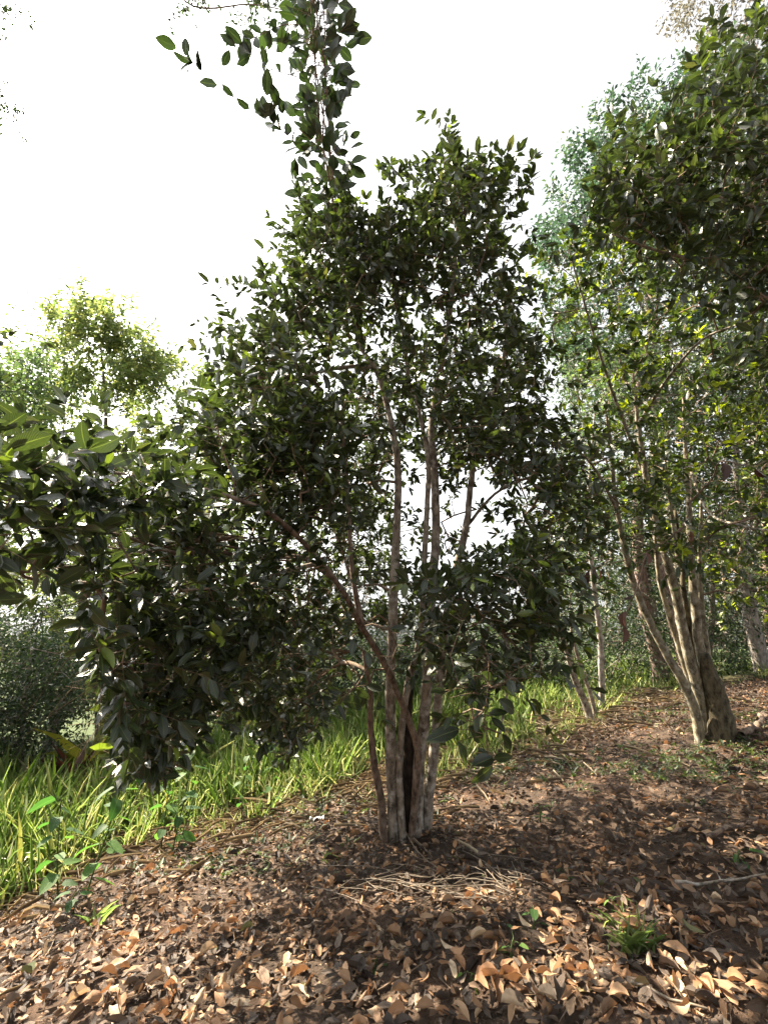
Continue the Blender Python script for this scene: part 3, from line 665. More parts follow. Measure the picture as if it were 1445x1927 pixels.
rt = build_tree('tea_tree', 'tea tree with mottled leaning stems on a flared mossy base, yellow-green young leaves', 'tree', RIGHT, right_stems, right_blobs, individual=300, leafmat='tea_bright',
           templates=T_LO, dens=1.5, stem_mats={0: 'bark_green', 1: 'bark_green', 2: 'bark_green', 3: 'bark_base', 4: 'bark_base', 5: 'bark_green', 6: 'bark_green', 7: 'bark_green'}, leaf_len=(.055, .11), nleaf=(12, 20), young_p=.55, group='tea trees in the grove', bare=.12)
# its dried brown leaves hanging from a bough
for (px, py, ln_, t, dx, dz) in [(1108, 1075, .15, 2.9, -.3, -1), (1128, 1070, .15, 2.9, .35, -1), (1120, 1068, .12, 2.9, 0, -1), (1190, 1120, .13, 2.9, -.7, -1), (1178, 1150, .15, 2.9, -.2, -1), (1172, 1180, .14, 2.9, -.05, -1),
                                 (1355, 870, .17, 2.9, .1, -1), (1288, 985, .16, 2.9, -.2, -1), (1215, 1040, .12, 2.9, .2, -1), (1420, 880, .12, 2.9, .6, -.6), (1296, 1000, .10, 2.9, .1, -1)]:
    me = leaf_mesh('leaf', M['dead'], np.zeros((1, 3)), np.array([[dx, .1, dz]]), norm(rng.normal(0, 1, (1, 3))), np.full(1, ln_*.75), np.full(1, .3), np.array([rng.uniform(.1, .9)]), np.zeros(1), [T_DRY[[1, 3, 4][int(rng.integers(0, 3))]]])
    o = obj('leaf', me, rt, P(px, py, t)-RIGHT); o['label'] = 'curled dried brown leaf hanging from a twig'
Tt = Tubes()
for q, t in [([(1290, 860), (1300, 920), (1285, 985), (1215, 1040), (1125, 1066), (1080, 1085)], [5.1, 3.4, 2.9]), ([(1215, 1040), (1200, 1100), (1180, 1150), (1170, 1190)], [2.9, 2.9]),
             ([(1292, 950), (1340, 900), (1355, 868), (1420, 878), (1460, 850)], [3.3, 2.9, 2.9])]:
    qq, _ = spline(L3(q, t), .06); Tt.add(qq-RIGHT, np.linspace(.007, .002, len(qq)), sides=6)
ob_ = obj('dead_bough', Tt.mesh('dead_bough', M['bark_red']), rt); ob_['kind'] = 'stuff'

# tall neighbour just outside the right edge, boughs reaching in
rbx = np.array([4.3, 3.4]); RB = np.array([rbx[0], rbx[1], hgt(*rbx)])
def R3(*p): return np.array(p, float)
edge_stems = [
    ([RB-[0, 0, .1], RB+[.05, -.05, 1.2], RB+[-.1, .1, 2.6], RB+[-.3, .3, 4.2], RB+[-.4, .5, 5.6], RB+[-.5, .5, 6.6]], .09, .014),
    (np.vstack([RB+[-.1, .1, 2.4], P(np.array([1440, 1330, 1230, 1150]), np.array([560, 500, 470, 440]), np.array([3.8, 3.6, 3.5, 3.5]))]), .03, .006),
    (np.vstack([RB+[-.3, .3, 4.0], P(np.array([1430, 1340, 1260]), np.array([330, 260, 220]), np.array([3.9, 3.8, 3.8]))]), .03, .006),
    (np.vstack([RB+[-.2, .2, 3.2], P(np.array([1440, 1370, 1290, 1200]), np.array([420, 380, 350, 330]), np.array([3.6, 3.5, 3.4, 3.4]))]), .03, .006),
]
edge_blobs = [
    dict(poly=[(1180, 260), (1250, 210), (1330, 120), (1390, 60), (1480, 60), (1560, 300), (1540, 560), (1300, 540), (1180, 480), (1120, 440), (1140, 360)], t=(3.0, 4.6), n=300),
    dict(poly=[(1130, 330), (1230, 260), (1330, 300), (1330, 420), (1180, 440)], t=(3.0, 3.8), n=40),
    dict(poly=[(1380, 500), (1560, 480), (1560, 700), (1440, 700)], t=(2.6, 4.0), n=60),
]
build_tree('tea_tree', 'tall tea tree whose dense leafy boughs reach in above the flared mossy-based tree', 'tree', RB, edge_stems, edge_blobs, individual=300, leafmat='tea', templates=T_LO, dens=1.5,
           leaf_len=(.06, .115), nleaf=(12, 20), young_p=.16, group='tea trees in the grove')

# unseen tree added beyond the left edge to shade the foreground
NB = np.array([-4.6, 3.7, 0.0]); NB[2] = hgt(NB[0], NB[1])
def wbox(x0, x1, y0, y1, z0, z1, n):
    return np.stack([rng.uniform(x0, x1, n), rng.uniform(y0, y1, n), rng.uniform(z0, z1, n)], -1)
build_tree('tea_tree', 'added unseen tea tree beyond the left edge, shading the foreground', 'tree', NB,
           [(np.array([NB-[0, 0, .1], NB+[.1, 0, 1], NB+[.2, .1, 2.4], NB+[.1, 0, 4.2]]), .06, .012), (np.array([NB+[-.1, .1, -.1], NB+[-.2, -.2, 1.2], NB+[-.1, -.5, 2.6], NB+[.2, -.9, 3.8]]), .05, .012), (np.array([NB+[.1, -.1, -.1], NB+[.3, -.4, 1.2], NB+[.5, -.9, 2.2], NB+[.7, -1.4, 3.2]]), .045, .012)],
           [dict(pts=wbox(-5.6, -3.75, 2.0, 4.8, 2.2, 4.8, 240)), dict(pts=wbox(-4.8, -3.3, 1.6, 3.6, 1.7, 3.2, 110))], templates=T_LO, leaf_len=(.08, .13), group='tea trees in the grove')

BB = np.array([-1.7, 8.7, 0.0]); BB[2] = hgt(BB[0], BB[1])  # tree added behind to cast shade on the ground at the right
build_tree('tea_tree', 'added tea tree shading the slope from behind the large many-stemmed one', 'tree', BB,
           [(np.array([BB-[0, 0, .1], BB+[.1, 0, 1.2], BB+[.3, 0, 2.4], BB+[.5, .1, 4.0]]), .05, .012), (np.array([BB+[.1, .1, -.1], BB+[.3, .1, 1.2], BB+[.8, .2, 2.4], BB+[1.2, .1, 3.6]]), .045, .012)],
           [dict(poly=[(480, 840), (560, 790), (730, 820), (735, 1000), (720, 1150), (640, 1180), (500, 1150)], t=(6.4, 9.6), n=400), dict(poly=[(640, 1050), (840, 1110), (840, 1190), (640, 1200)], t=(7.4, 9.2), n=50)], templates=T_FAR, leaf_len=(.09, .14), nleaf=(14, 22), twig_len=(.25, .5), group='tea trees in the grove')
# small tree with two thin leaning stems behind
q = G(1112, 1358)
build_tree('small_tree', 'small tree with two thin leaning stems where the grass meets the leaf litter', 'tree', q,
           [(rooted([(1114, 1360), (1100, 1322), (1080, 1275), (1066, 1225), (1050, 1180), (1035, 1120), (1020, 1050)], [proj(q)[2]]*2, q), .055, .012),
            (rooted([(1122, 1355), (1112, 1310), (1095, 1262), (1075, 1190), (1072, 1120)], [proj(q)[2]+.2]*2, q), .035, .012)],
           [dict(poly=[(960, 900), (1140, 880), (1160, 1120), (1100, 1180), (1000, 1180), (960, 1060)], t=(6.3, 8.6), n=170)], leafmat='thicket', leaf_len=(.07, .12), templates=T_LO, nleaf=(10, 18), twig_len=(.2, .5))
q = G(1132, 1338)
build_tree('sapling', 'thin pale upright sapling beside the small leaning tree', 'tree', q,
           [(rooted([(1132, 1340), (1131, 1270), (1129, 1200), (1120, 1130), (1112, 1060), (1105, 980), (1110, 880), (1118, 780)], [proj(q)[2]]*2, q), .048, .010)],
           [dict(poly=[(1040, 700), (1180, 680), (1190, 900), (1130, 1040), (1060, 1000)], t=(7.2, 8.8), n=100)], leafmat='far_green', leaf_len=(.08, .12), templates=T_FAR, nleaf=(10, 18), twig_len=(.25, .5), stem_mats={0: 'bark_pale'})

# trees and bushes behind
def bg(name, label, base_px, stems, blobs, mat_, leaf_len=(.10, .16), nleaf=(40, 70), twig_len=(.5, 1.0), cat='tree', stem_mats=None, base=None, group=None, **k):
    q = G(*base_px) if base is None else np.array([base[0], base[1], hgt(base[0], base[1])])
    t = proj(q)[2]
    st = []
    for pts, tt, r0, r1 in stems:
        s_ = np.vstack([q-[0, 0, .15], L3(pts, [x for x in tt])]); st.append((s_, r0, r1))
    return build_tree(name, label, cat, q, st, blobs, leafmat=mat_, aspect=.5, scatter=.13, leaf_len=leaf_len, templates=T_FAR, nleaf=nleaf, twig_len=twig_len, step=.35, tip_r=.004, sides=4, stem_mats=stem_mats,
                      branch_mat='bark', rmax=.06, group=group, **k)
bg('broadleaf_tree', 'sunlit yellow-green broadleaf tree rising beyond the grass', None, [([(180, 1150), (190, 950), (200, 780), (190, 650)], [18, 18], .16, .03), ([(170, 1000), (90, 850), (60, 720)], [18, 17.5], .07, .02), ([(200, 980), (300, 850), (340, 760)], [18, 18.5], .07, .02)],
   [dict(poly=[(30, 640), (60, 585), (180, 572), (250, 630), (320, 680), (395, 725), (450, 790), (470, 900), (470, 1000), (400, 1120), (100, 1150), (-60, 1100), (-80, 760)], t=(16.5, 20.5), n=470, holes=[(100, 640, 50, 25, .5), (60, 900, 50, 40, .5)]),
    dict(poly=[(130, 580), (200, 575), (260, 640), (350, 700), (300, 760), (150, 720)], t=(16.5, 19), n=120)],
   'far_yellow', leaf_len=(.19, .29), base=(-11.2, 17.2), twig_len=(.8, 1.6), bare=.05)
bg('broadleaf_tree', 'dark green broadleaf tree standing left of the sunlit yellow-green tree', None, [([(-60, 1100), (-40, 900), (0, 760)], [14, 14], .14, .03)],
   [dict(poly=[(-200, 700), (0, 675), (90, 690), (110, 760), (40, 830), (-200, 900)], t=(13, 15.5), n=240)], 'far_green', base=(-12.2, 12.6), leaf_len=(.13, .21))
bg('bush', 'dense dark bush at the left end of the grass', None, [([(40, 1400), (50, 1300), (60, 1220)], [8.2, 8.0], .06, .015), ([(100, 1380), (120, 1300)], [8.4, 8.4], .05, .015)],
   [dict(poly=[(-200, 1230), (0, 1195), (110, 1215), (160, 1290), (140, 1400), (60, 1455), (-200, 1500)], t=(7.6, 9.4), n=420, zmin=.05)], 'thicket', cat='bush', base=(-5.9, 8.6), leaf_len=(.07, .12), twig_len=(.3, .6), bare=0)
bg('broadleaf_tree', 'loose pale green tree showing through below the long low bough', None, [([(330, 1250), (320, 1150), (300, 1060)], [15, 15], .10, .02), ([(200, 1250), (160, 1120), (120, 1060)], [15, 15], .07, .02)],
   [dict(poly=[(-150, 1000), (150, 1010), (420, 1000), (560, 1060), (560, 1320), (380, 1340), (150, 1300), (-150, 1260)], t=(13.5, 17), n=420, zmin=.1, holes=[(250, 1090, 90, 50, .6), (450, 1120, 60, 60, .6), (60, 1030, 60, 50, .8), (380, 1180, 60, 50, .7)])], 'far_yellow', base=(-6.6, 15.8), leaf_len=(.11, .18))
bg('bush', 'grey-green thicket bush behind the stems of the large tea tree', None, [([(620, 1310), (600, 1250), (580, 1210)], [12.5, 12.5], .05, .015), ([(660, 1310), (700, 1230)], [12.5, 12.5], .05, .015)],
   [dict(poly=[(430, 1250), (520, 1190), (640, 1165), (760, 1180), (800, 1240), (800, 1340), (430, 1370)], t=(11, 14), n=420, zmin=.05)], 'thicket', cat='bush', base=(-1.2, 13.5), leaf_len=(.08, .13), group='thicket bushes behind the grass')
bg('bush', 'grey-green thicket bush behind the grass between tea tree and small leaning tree', None, [([(930, 1300), (920, 1240), (900, 1200)], [12, 12], .05, .015), ([(960, 1300), (990, 1220)], [12, 12], .05, .015)],
   [dict(poly=[(780, 1250), (840, 1195), (960, 1180), (1060, 1190), (1100, 1320), (780, 1340)], t=(10.5, 13.5), n=360, zmin=.05)], 'thicket', cat='bush', base=(3.0, 12.6), leaf_len=(.08, .13), group='thicket bushes behind the grass')
bg('bush', 'tall grey thicket with bare twigs behind the mossy-based tea tree', None, [([(1240, 1270), (1230, 1150), (1200, 1000), (1180, 880)], [10.5, 10.5], .09, .02), ([(1330, 1250), (1340, 1100), (1330, 950)], [10.5, 10.5], .07, .02), ([(1150, 1280), (1140, 1150), (1150, 1040)], [10.5, 10.5], .05, .02)],
   [dict(poly=[(1050, 1000), (1060, 720), (1200, 640), (1445, 620), (1600, 700), (1600, 1240), (1445, 1250), (1200, 1290), (1080, 1300)], t=(9.0, 12.5), n=1300, zmin=.05)], 'thicket', cat='bush', base=(6.9, 11.0), leaf_len=(.08, .13), twig_len=(.4, .9), bare=.15)
bg('forest_tree', 'tall bluish-green forest tree behind the right-hand tea trees', None, [([(1240, 1000), (1230, 700), (1210, 450), (1200, 280)], [15, 16.5], .22, .04), ([(1230, 650), (1140, 480), (1110, 380)], [15.5, 16], .10, .02), ([(1230, 620), (1330, 400), (1380, 250)], [15.5, 16], .10, .02)],
   [dict(poly=[(1045, 380), (1070, 350), (1110, 290), (1130, 220), (1190, 180), (1240, 190), (1290, 130), (1445, 120), (1560, 200), (1560, 760), (1200, 800), (1060, 720), (1030, 560), (1010, 480), (1060, 420)], t=(13, 18), n=900)],
   'far_blue_fade', base=(9.0, 14.6), leaf_len=(.15, .23), twig_len=(.7, 1.3), nleaf=(45, 75))
bg('forest_tree', 'pale thin-leaved forest tree topping the tall bluish-green one', None, [([(1420, 900), (1430, 500), (1420, 150), (1400, 30)], [21, 22], .25, .04)],
   [dict(poly=[(1258, 40), (1280, 0), (1320, -60), (1560, -80), (1560, 160), (1400, 150), (1330, 110), (1290, 90)], t=(20, 23), n=200, holes=[(1340, 60, 40, 40, .4)])], 'far_pale', base=(15.5, 19.5), leaf_len=(.16, .24), twig_len=(.7, 1.3), nleaf=(20, 34))
for cx, lab, by in [(-40, 'dark thicket bush far behind the dense bush at the end of the grass', 1050), (200, 'dark thicket bush far behind the broad-leaved yellow plants', 1120), (430, 'dark thicket bush far behind the hanging bough', 1190), (700, 'low dark thicket bush farthest behind the large tea tree', 1200),
                    (960, 'low dark thicket bush farthest behind the small leaning tree', 1180), (1200, 'tall dark thicket bush behind the pinkish trunk', 950), (1430, 'tall dark thicket bush behind the pale leaning trunk', 900)]:
    wpt = P(cx, 1290, 17.5)
    bg('bush', lab, None, [([(cx-20, 1260), (cx-40, (1260+by)/2)], [17.5, 17.5], .07, .02), ([(cx+20, 1260), (cx+50, (1260+by)/2)], [17.5, 17.5], .06, .02)],
       [dict(poly=[(cx-170, by+90), (cx-80, by), (cx+60, by+10), (cx+170, by+70), (cx+180, 1330), (cx-180, 1350)], t=(16, 19.5), n=220 if by > 1000 else 420, zmin=.02)], 'thicket', cat='bush', base=(wpt[0], wpt[1]), leaf_len=(.13, .2), twig_len=(.5, 1.1), group='dark thicket bushes far behind')
# straight trunks among the thicket
for (bx, by, pts, r, mt, lab, dt) in [
    (1243, 1290, [(1236, 1240), (1222, 1180), (1208, 1110), (1200, 1000), (1200, 850), (1200, 720)], .14, 'bark_pink', 'pinkish straight trunk with peeling bark behind the mossy-based tea tree', 0),
    (1436, 1262, [(1425, 1215), (1412, 1160), (1400, 1080), (1390, 950), (1380, 800)], .15, 'bark_pale', 'pale grey leaning trunk rising out of the thicket at its right', 0),
    (1290, 1288, [(1284, 1240), (1268, 1180), (1255, 1130), (1240, 1060), (1225, 960)], .11, 'bark_pink', 'white-patched reddish trunk half hidden by the mossy-based tea tree', 0),
    (1462, 1250, [(1450, 1190), (1445, 1130), (1440, 1000), (1436, 850)], .12, 'bark_pink', 'reddish trunk close beside the pale grey leaning trunk', 0)]:
    q = G(bx, by); t = proj(q)[2]
    bg('forest_tree', lab, (bx, by), [(pts, [t, t+.2], r, r*.35)], [dict(poly=[(pts[-1][0]-90, pts[-1][1]-60), (pts[-1][0]+90, pts[-1][1]-60), (pts[-1][0]+80, pts[-1][1]+140), (pts[-1][0]-80, pts[-1][1]+140)], t=(t-.6, t+1.6), n=40)], 'thicket', stem_mats={0: mt}, leaf_len=(.08, .13), twig_len=(.4, .8), group='trunks in the thicket')
# tall tree beyond the left edge: only its outermost tufts hang into view
LB = np.array([-10.5, 3.2, 0]); LB[2] = hgt(LB[0], LB[1])
tp = [P(10, 25, 8.5), P(12, 190, 8.5), P(365, 12, 8.5), P(470, 8, 8.5)]
build_tree('overhanging_tree', 'tall tree beyond the creeper, only sparse drooping tufts of its outermost twigs showing', 'tree', LB,
           [(np.array([LB-[0, 0, .2], LB+[.2, 0, 4], LB+[.3, -.2, 8], LB+[1, -.3, 11], P(-100, -60, 8.6)]), .2, .03),
            (np.array([P(-100, -60, 8.6), P(-40, 0, 8.5), tp[0]]), .03, .008), (np.array([P(-120, 60, 8.6), P(-50, 150, 8.5), tp[1]]), .03, .008),
            (np.array([LB+[1, -.3, 11], P(100, -120, 8.6), P(280, -60, 8.5), tp[2], tp[3], P(540, 20, 8.6)]), .04, .008)],
           [dict(poly=[(-30, 0), (35, 5), (45, 35), (10, 45), (-30, 50)], t=(8.2, 8.9), n=26), dict(poly=[(-40, 160), (15, 165), (30, 205), (-10, 215)], t=(8.2, 8.9), n=24),
            dict(poly=[(335, 0), (420, -10), (400, 12), (350, 20)], t=(8.3, 8.8), n=18), dict(poly=[(410, -20), (560, -30), (560, 40), (450, 45)], t=(8.2, 8.9), n=60),
            dict(poly=[(-400, -300), (-100, -250), (-80, 150), (-400, 200)], t=(8, 10), n=60)],
           leafmat='thicket', templates=T_FAR, leaf_len=(.09, .14), twig_len=(.25, .45), droop=.8, step=.2, nleaf=(8, 14))

# broad yellow fronds and a dead brown clump behind the left grass
def frond_plant(base, label, n, L, mt, name, cat, fan=1.0):
    root = thing(name, label, cat, base)
    for k in range(n):
        a = rng.uniform(0, 6.28); d = np.array([math.cos(a)*fan, math.sin(a)*fan, 1.0])
        me = leaf_mesh('frond', M[mt], np.zeros((1, 3)), d[None], norm(np.array([[-d[0], -d[1], .6]])), np.full(1, rng.uniform(.6, 1)*L), np.full(1, rng.uniform(.14, .22)), np.array([rng.random()]), np.zeros(1), [T_BLADE[int(rng.integers(0, 3))]])
        obj('frond', me, root, (rng.uniform(-.1, .1), rng.uniform(-.1, .1), -.02))
    return root
def gz(x, y): return np.array([x, y, float(hgt(x, y))])
frond_plant(gz(-5.0, 9.0), 'broad-leaved yellow-green plant behind the grass, beside the dark bush', 16, 1.7, 'frond', 'broad_leaved_plant', 'plant', .6)
frond_plant(gz(-4.9, 8.4), 'clump of dead reddish-brown fronds behind the grass', 26, 1.0, 'dead', 'dead_clump', 'plant', .5)
frond_plant(gz(-4.3, 9.6), 'pale yellow broad-leaved plant behind the dead brown clump', 14, 1.5, 'frond', 'broad_leaved_plant', 'plant', .8)

# ------------------------------------------------------------------ grass
def grass_field():
    P_, A_, N_, L_, Y_, K_ = [], [], [], [], [], []
    n = 4600
    x = rng.uniform(-9, 8, n); d = rng.uniform(0, 1, n)**1.4*8.5; y = edge_y(x)+d-.05+rng.normal(0, .18, n)
    m = (y > 1.5) & (y < 15)
    px, py, t = proj(np.stack([x, y, hgt(x, y)], -1)); m &= (t > .5) & (px > -250) & (px < 1700)
    clump = np.sin(x*1.9+1)*np.sin(y*1.7)+np.sin(x*4.1-y*2.3)*.5
    m &= rng.random(n) < np.where(d > 1.2, np.clip(.75+.35*clump, .3, 1), np.clip(.32+.4*clump, .05, 1))
    m &= ~((x > 3.2) & (rng.random(n) < .45))
    x, y, d, clump = x[m], y[m], d[m], clump[m]
    for i in range(len(x)):
        k = rng.integers(11, 21); hh = np.interp(d[i], [0, .6, 2, 6], [.14, .30, .52, .68])*(1+.25*clump[i])
        if x[i] > 2.2: hh *= .75
        bx = x[i]+rng.normal(0, .07, k); by = y[i]+rng.normal(0, .07, k)
        P_.append(np.stack([bx, by, hgt(bx, by)-.01], -1))
        lean = rng.normal(0, .45, (k, 3)); lean[:, 2] = 1; A_.append(lean)
        nn = rng.normal(0, 1, (k, 3)); nn[:, 2] = .2; N_.append(nn)
        L_.append(hh*rng.uniform(.6, 1.35, k)); Y_.append((rng.random(k) < np.interp(d[i], [0, 1.5], [.5, .10]))*rng.uniform(.5, 1, k)); K_.append(rng.integers(0, 4, k))
    P_, A_, N_, L_, Y_, K_ = (np.concatenate(a) for a in (P_, A_, N_, L_, Y_, K_))
    me = leaf_mesh('grass', M['grass'], P_, A_, N_, L_, 0.0054/L_*rng.uniform(.5, 1.4, len(L_)), np.clip(rng.normal(.5, .25, len(L_)), 0, 1), Y_, T_BLADE, which=K_)
    o = obj('grass', me); o['kind'] = 'stuff'; tag(o, 'bright green tall grass growing in a bank beyond the leaf litter', 'grass')
    # dry straw lying under the grass edge
    n = 5200; x = rng.uniform(-6, 5, n); y = edge_y(x)+rng.normal(.6, .8, n); m = y > 1.2; x, y = x[m], y[m]; n = len(x)
    a = rng.uniform(0, 6.28, n)
    me = leaf_mesh('straw', M['straw'], np.stack([x, y, hgt(x, y)+rng.uniform(.005, .07, n)], -1), np.stack([np.cos(a), np.sin(a), rng.normal(0, .15, n)], -1), np.stack([np.zeros(n), np.zeros(n), np.ones(n)], -1)+rng.normal(0, .2, (n, 3)),
                   rng.uniform(.12, .42, n), np.full(n, .0095), rng.random(n), np.zeros(n), T_BLADE[:3])
    o = obj('dry_straw', me); o['kind'] = 'stuff'; tag(o, 'pale dry straw lying along the edge of the grass', 'straw')
grass_field()

# ------------------------------------------------------------------ leaf litter
def litter():
    n = 56000
    x = rng.uniform(-5.5, 8.5, n); y = 1.2+8*rng.uniform(0, 1, n)**1.15; e = edge_y(x)
    m = (y < e+rng.normal(.05, .22, n))
    px, py, t = proj(np.stack([x, y, hgt(x, y)], -1)); m &= (t > .5) & (px > -160) & (px < 1620) & (py < 2050)
    bare = np.exp(-((x-2.1)/1.1)**2-((y-4.7)/.7)**2)+.6*np.exp(-((x-3.3)/1.0)**2-((y-6.3)/.8)**2)
    m &= rng.random(n) > bare*.85
    x, y = x[m], y[m]; n = len(x)
    a = rng.uniform(0, 6.28, n); ax = np.stack([np.cos(a), np.sin(a), rng.normal(.0, .18, n)], -1)
    nn = np.stack([rng.normal(0, .32, n), rng.normal(0, .32, n), np.ones(n)], -1)
    L = rng.uniform(.03, .095, n)*np.where(rng.random(n) < .2, 1.3, 1)
    L *= np.interp(y, [2, 4, 8], [1, .85, .8])
    rnd = np.clip(rng.beta(1.1, 1.5, n)*np.interp(y, [2.2, 3.2, 4.5], [1.0, .92, .75]), 0, 1)  # tints darken farther in: shade under the crowns put into the litter colour
    z = hgt(x, y)+rng.uniform(-.006, .042, n)
    me = leaf_mesh('leaf_litter', M['litter'], np.stack([x, y, z], -1), ax, nn, L, rng.uniform(.20, .50, n), rnd, (rng.random(n) < .012)*rng.uniform(.4, 1, n), T_DRYL)
    o = obj('leaf_litter', me); o['kind'] = 'stuff'; tag(o, 'brown carpet of dry fallen leaves covering the slope', 'leaf litter')
    # the largest ones in view
    cols = [('dark brown', .12), ('brown', .40), ('orange-brown', .60), ('pinkish tan', .74), ('tan', .86), ('pale straw-coloured', .98)]
    shapes = ['flat', 'cupped', 'arched', 'folded', 'strongly curled', 'twisted']
    var = {}
    for c, (cn, cv) in enumerate(cols):
        for s_ in range(6):
            var[c, s_] = leaf_mesh('fallen_leaf', M['litter'], np.zeros((1, 3)), np.array([[0, 1., 0]]), np.array([[0, 0, 1.]]), np.ones(1), np.full(1, [.34, .40, .36, .44, .30, .36][s_]), np.array([cv]), np.zeros(1), [T_DRY[s_]])
    marks = [((800, 1690), 'in the large straw heap'), ((950, 1675), 'by the small straw heap'), ((1195, 1790), 'by the bright grass tuft'), ((1260, 1895), 'by the smooth tan stick'), ((770, 1842), 'by the thin dark twig'), ((90, 1785), 'by the short bent pale twig'),
             ((1350, 1670), 'by the knobbly grey branch'), ((150, 1710), 'by the low round-leaved weed'), ((758, 1580), 'at the foot of the large tea tree'), ((960, 1800), 'by the green seedling clump'), ((180, 1745), 'by the yellowish grass tuft'), ((885, 1850), 'by the tiny bright sprout'), ((1385, 1620), 'by the brown branch end'), ((400, 1800), 'in open litter well below the weeds'), ((560, 1860), 'in open litter well below the straw heap')]
    mw = np.array([G(*a)[:2] for a, _ in marks]); k = 0
    while k < 300:
        px, py = rng.uniform(5, 1440), 1640+285*rng.random()**.75
        q = G(px, py)
        if q[1] > edge_y(q[0])-.15: continue
        c = int(rng.choice(6, p=[.10, .2, .24, .2, .16, .10])); s_ = int(rng.integers(0, 6))
        o = obj('fallen_leaf', var[c, s_]); L_ = rng.uniform(.055, .108)
        o.scale = (L_,)*3; o.rotation_euler = (rng.normal(.0, .16), rng.normal(0, .22), rng.uniform(0, 6.28))
        o.location = (q[0], q[1], q[2]+.026+rng.uniform(0, .016))
        wh = marks[int(np.argmin(np.linalg.norm(mw-q[:2], axis=1)))][1]; sz = 'small' if L_ < .072 else 'large' if L_ > .09 else 'middling'
        tag(o, f'{sz} {cols[c][0]} dry leaf, {shapes[s_]}, {wh}', 'fallen leaf', f'{sz} {cols[c][0]} {shapes[s_]} fallen leaves'); k += 1
litter()
def crumbs():
    n = 26000; x = rng.uniform(-4.5, 7.5, n); y = 1.4+7.4*rng.random(n)**1.3; m = (y < edge_y(x)+.1)
    px, py, t = proj(np.stack([x, y, hgt(x, y)], -1)); m &= (px > -100) & (px < 1540) & (py < 2000); x, y = x[m], y[m]; n = len(x)
    a = rng.uniform(0, 6.28, n)
    me = leaf_mesh('leaf_crumbs', M['litter'], np.stack([x, y, hgt(x, y)+rng.uniform(-.002, .03, n)], -1), np.stack([np.cos(a), np.sin(a), rng.normal(0, .25, n)], -1), np.stack([rng.normal(0, .4, n), rng.normal(0, .4, n), np.ones(n)], -1),
                   rng.uniform(.012, .04, n), rng.uniform(.3, 1.0, n), rng.beta(1.2, 1.2, n), np.zeros(n), T_FAR)
    o = obj('leaf_crumbs', me); o['kind'] = 'stuff'; tag(o, 'small broken leaf crumbs mixed through the leaf litter', 'leaf litter')
crumbs()

def ground_cover():
    P0 = []
    for (px, py, n, sx, sy) in [(1330, 1440, 90, .5, .25), (1420, 1420, 100, .5, .4), (1150, 1440, 60, .5, .3), (1440, 1350, 90, .6, .5), (600, 1520, 120, .5, .25), (420, 1620, 60, .5, .2), (1260, 1340, 60, .5, .2), (980, 1440, 80, .5, .2)]:
        c = G(px, py); P0.append(np.stack([rng.normal(c[0], sx, n), rng.normal(c[1], sy, n)], -1))
    xy = np.concatenate(P0); k = 7; xy = np.repeat(xy, k, 0)+rng.normal(0, .03, (len(xy)*k, 2)); n = len(xy)
    a = rng.uniform(0, 6.28, n); pos = np.stack([xy[:, 0], xy[:, 1], hgt(xy[:, 0], xy[:, 1])+.005], -1)
    me = leaf_mesh('ground_cover', M['moss'], pos, np.stack([np.cos(a), np.sin(a), rng.uniform(.2, 1.4, n)], -1), np.stack([-np.cos(a)*.5, -np.sin(a)*.5, np.ones(n)], -1), rng.uniform(.03, .10, n), rng.uniform(.12, .5, n), rng.random(n), (rng.random(n) < .2)*.5, T_FAR)
    o = obj('ground_cover', me); o['kind'] = 'stuff'; tag(o, 'low dark green creeping weeds growing through the leaf litter', 'weeds')
ground_cover()
def twiglets():
    n = 1500; x = rng.uniform(-4, 6, n); y = 1.4+6*rng.random(n)**1.3; m = y < edge_y(x); x, y = x[m], y[m]; T = Tubes()
    for a, b in zip(x, y):
        th = rng.uniform(0, 6.28); L_ = rng.uniform(.05, .22); d = np.array([math.cos(th), math.sin(th), rng.normal(0, .1)])*L_; c = np.array([a, b, hgt(a, b)+rng.uniform(.01, .035)])
        T.add(np.stack([c-d/2, c+rng.normal(0, .08*L_, 3)*[1, 1, .2], c+d/2]), np.array([1, .8, .5])*rng.uniform(.001, .0028), sides=4)
    o = obj('fallen_twigs', T.mesh('fallen_twigs', M['twig'])); o['kind'] = 'stuff'; tag(o, 'thin broken twigs scattered through the leaf litter', 'twigs')
twiglets()

# ------------------------------------------------------------------ sticks, stalks, scrap
def stick(pts, r, label, mt='twig', name='stick', cat='stick', group=None, lift=.02, fork=0):
    q = np.array([G(*p) for p in pts]); q[:, 2] += lift+np.array([rng.uniform(0, .02) for _ in pts])
    c = q[0].copy(); o = Tubes(); qq, s = spline(q, .05); qq = qq+rng.normal(0, r*.5, qq.shape); o.add(qq-c, np.linspace(r, r*.5, len(qq)), sides=7, rough=.12)
    for f in range(fork):
        i = int(rng.uniform(.2, .8)*len(qq)); d = rng.normal(0, 1, 3); d[2] = abs(d[2])*.3; d = d/np.linalg.norm(d)
        o.add(np.stack([qq[i], qq[i]+d*.06, qq[i]+d*.13+[0, 0, .01]])-c, [r*.5, r*.4, r*.25], sides=5)
    tag(obj(name, o.mesh(name, M[mt]), loc=c), label, cat, group)
stick([(1190, 1868), (1260, 1895), (1340, 1922)], .007, 'smooth tan stick lying on the dry leaves', 'straw')
stick([(700, 1884), (770, 1842), (840, 1806)], .004, 'thin dark straight twig lying among tan leaves')
stick([(1270, 1676), (1340, 1671), (1445, 1662)], .009, 'knobbly grey branch lying on the leaf litter', 'bark', fork=2)
stick([(1320, 1590), (1370, 1570), (1430, 1545)], .016, 'brown branch end poking out of the litter below the mossy-based tree', 'bark_red', fork=1)
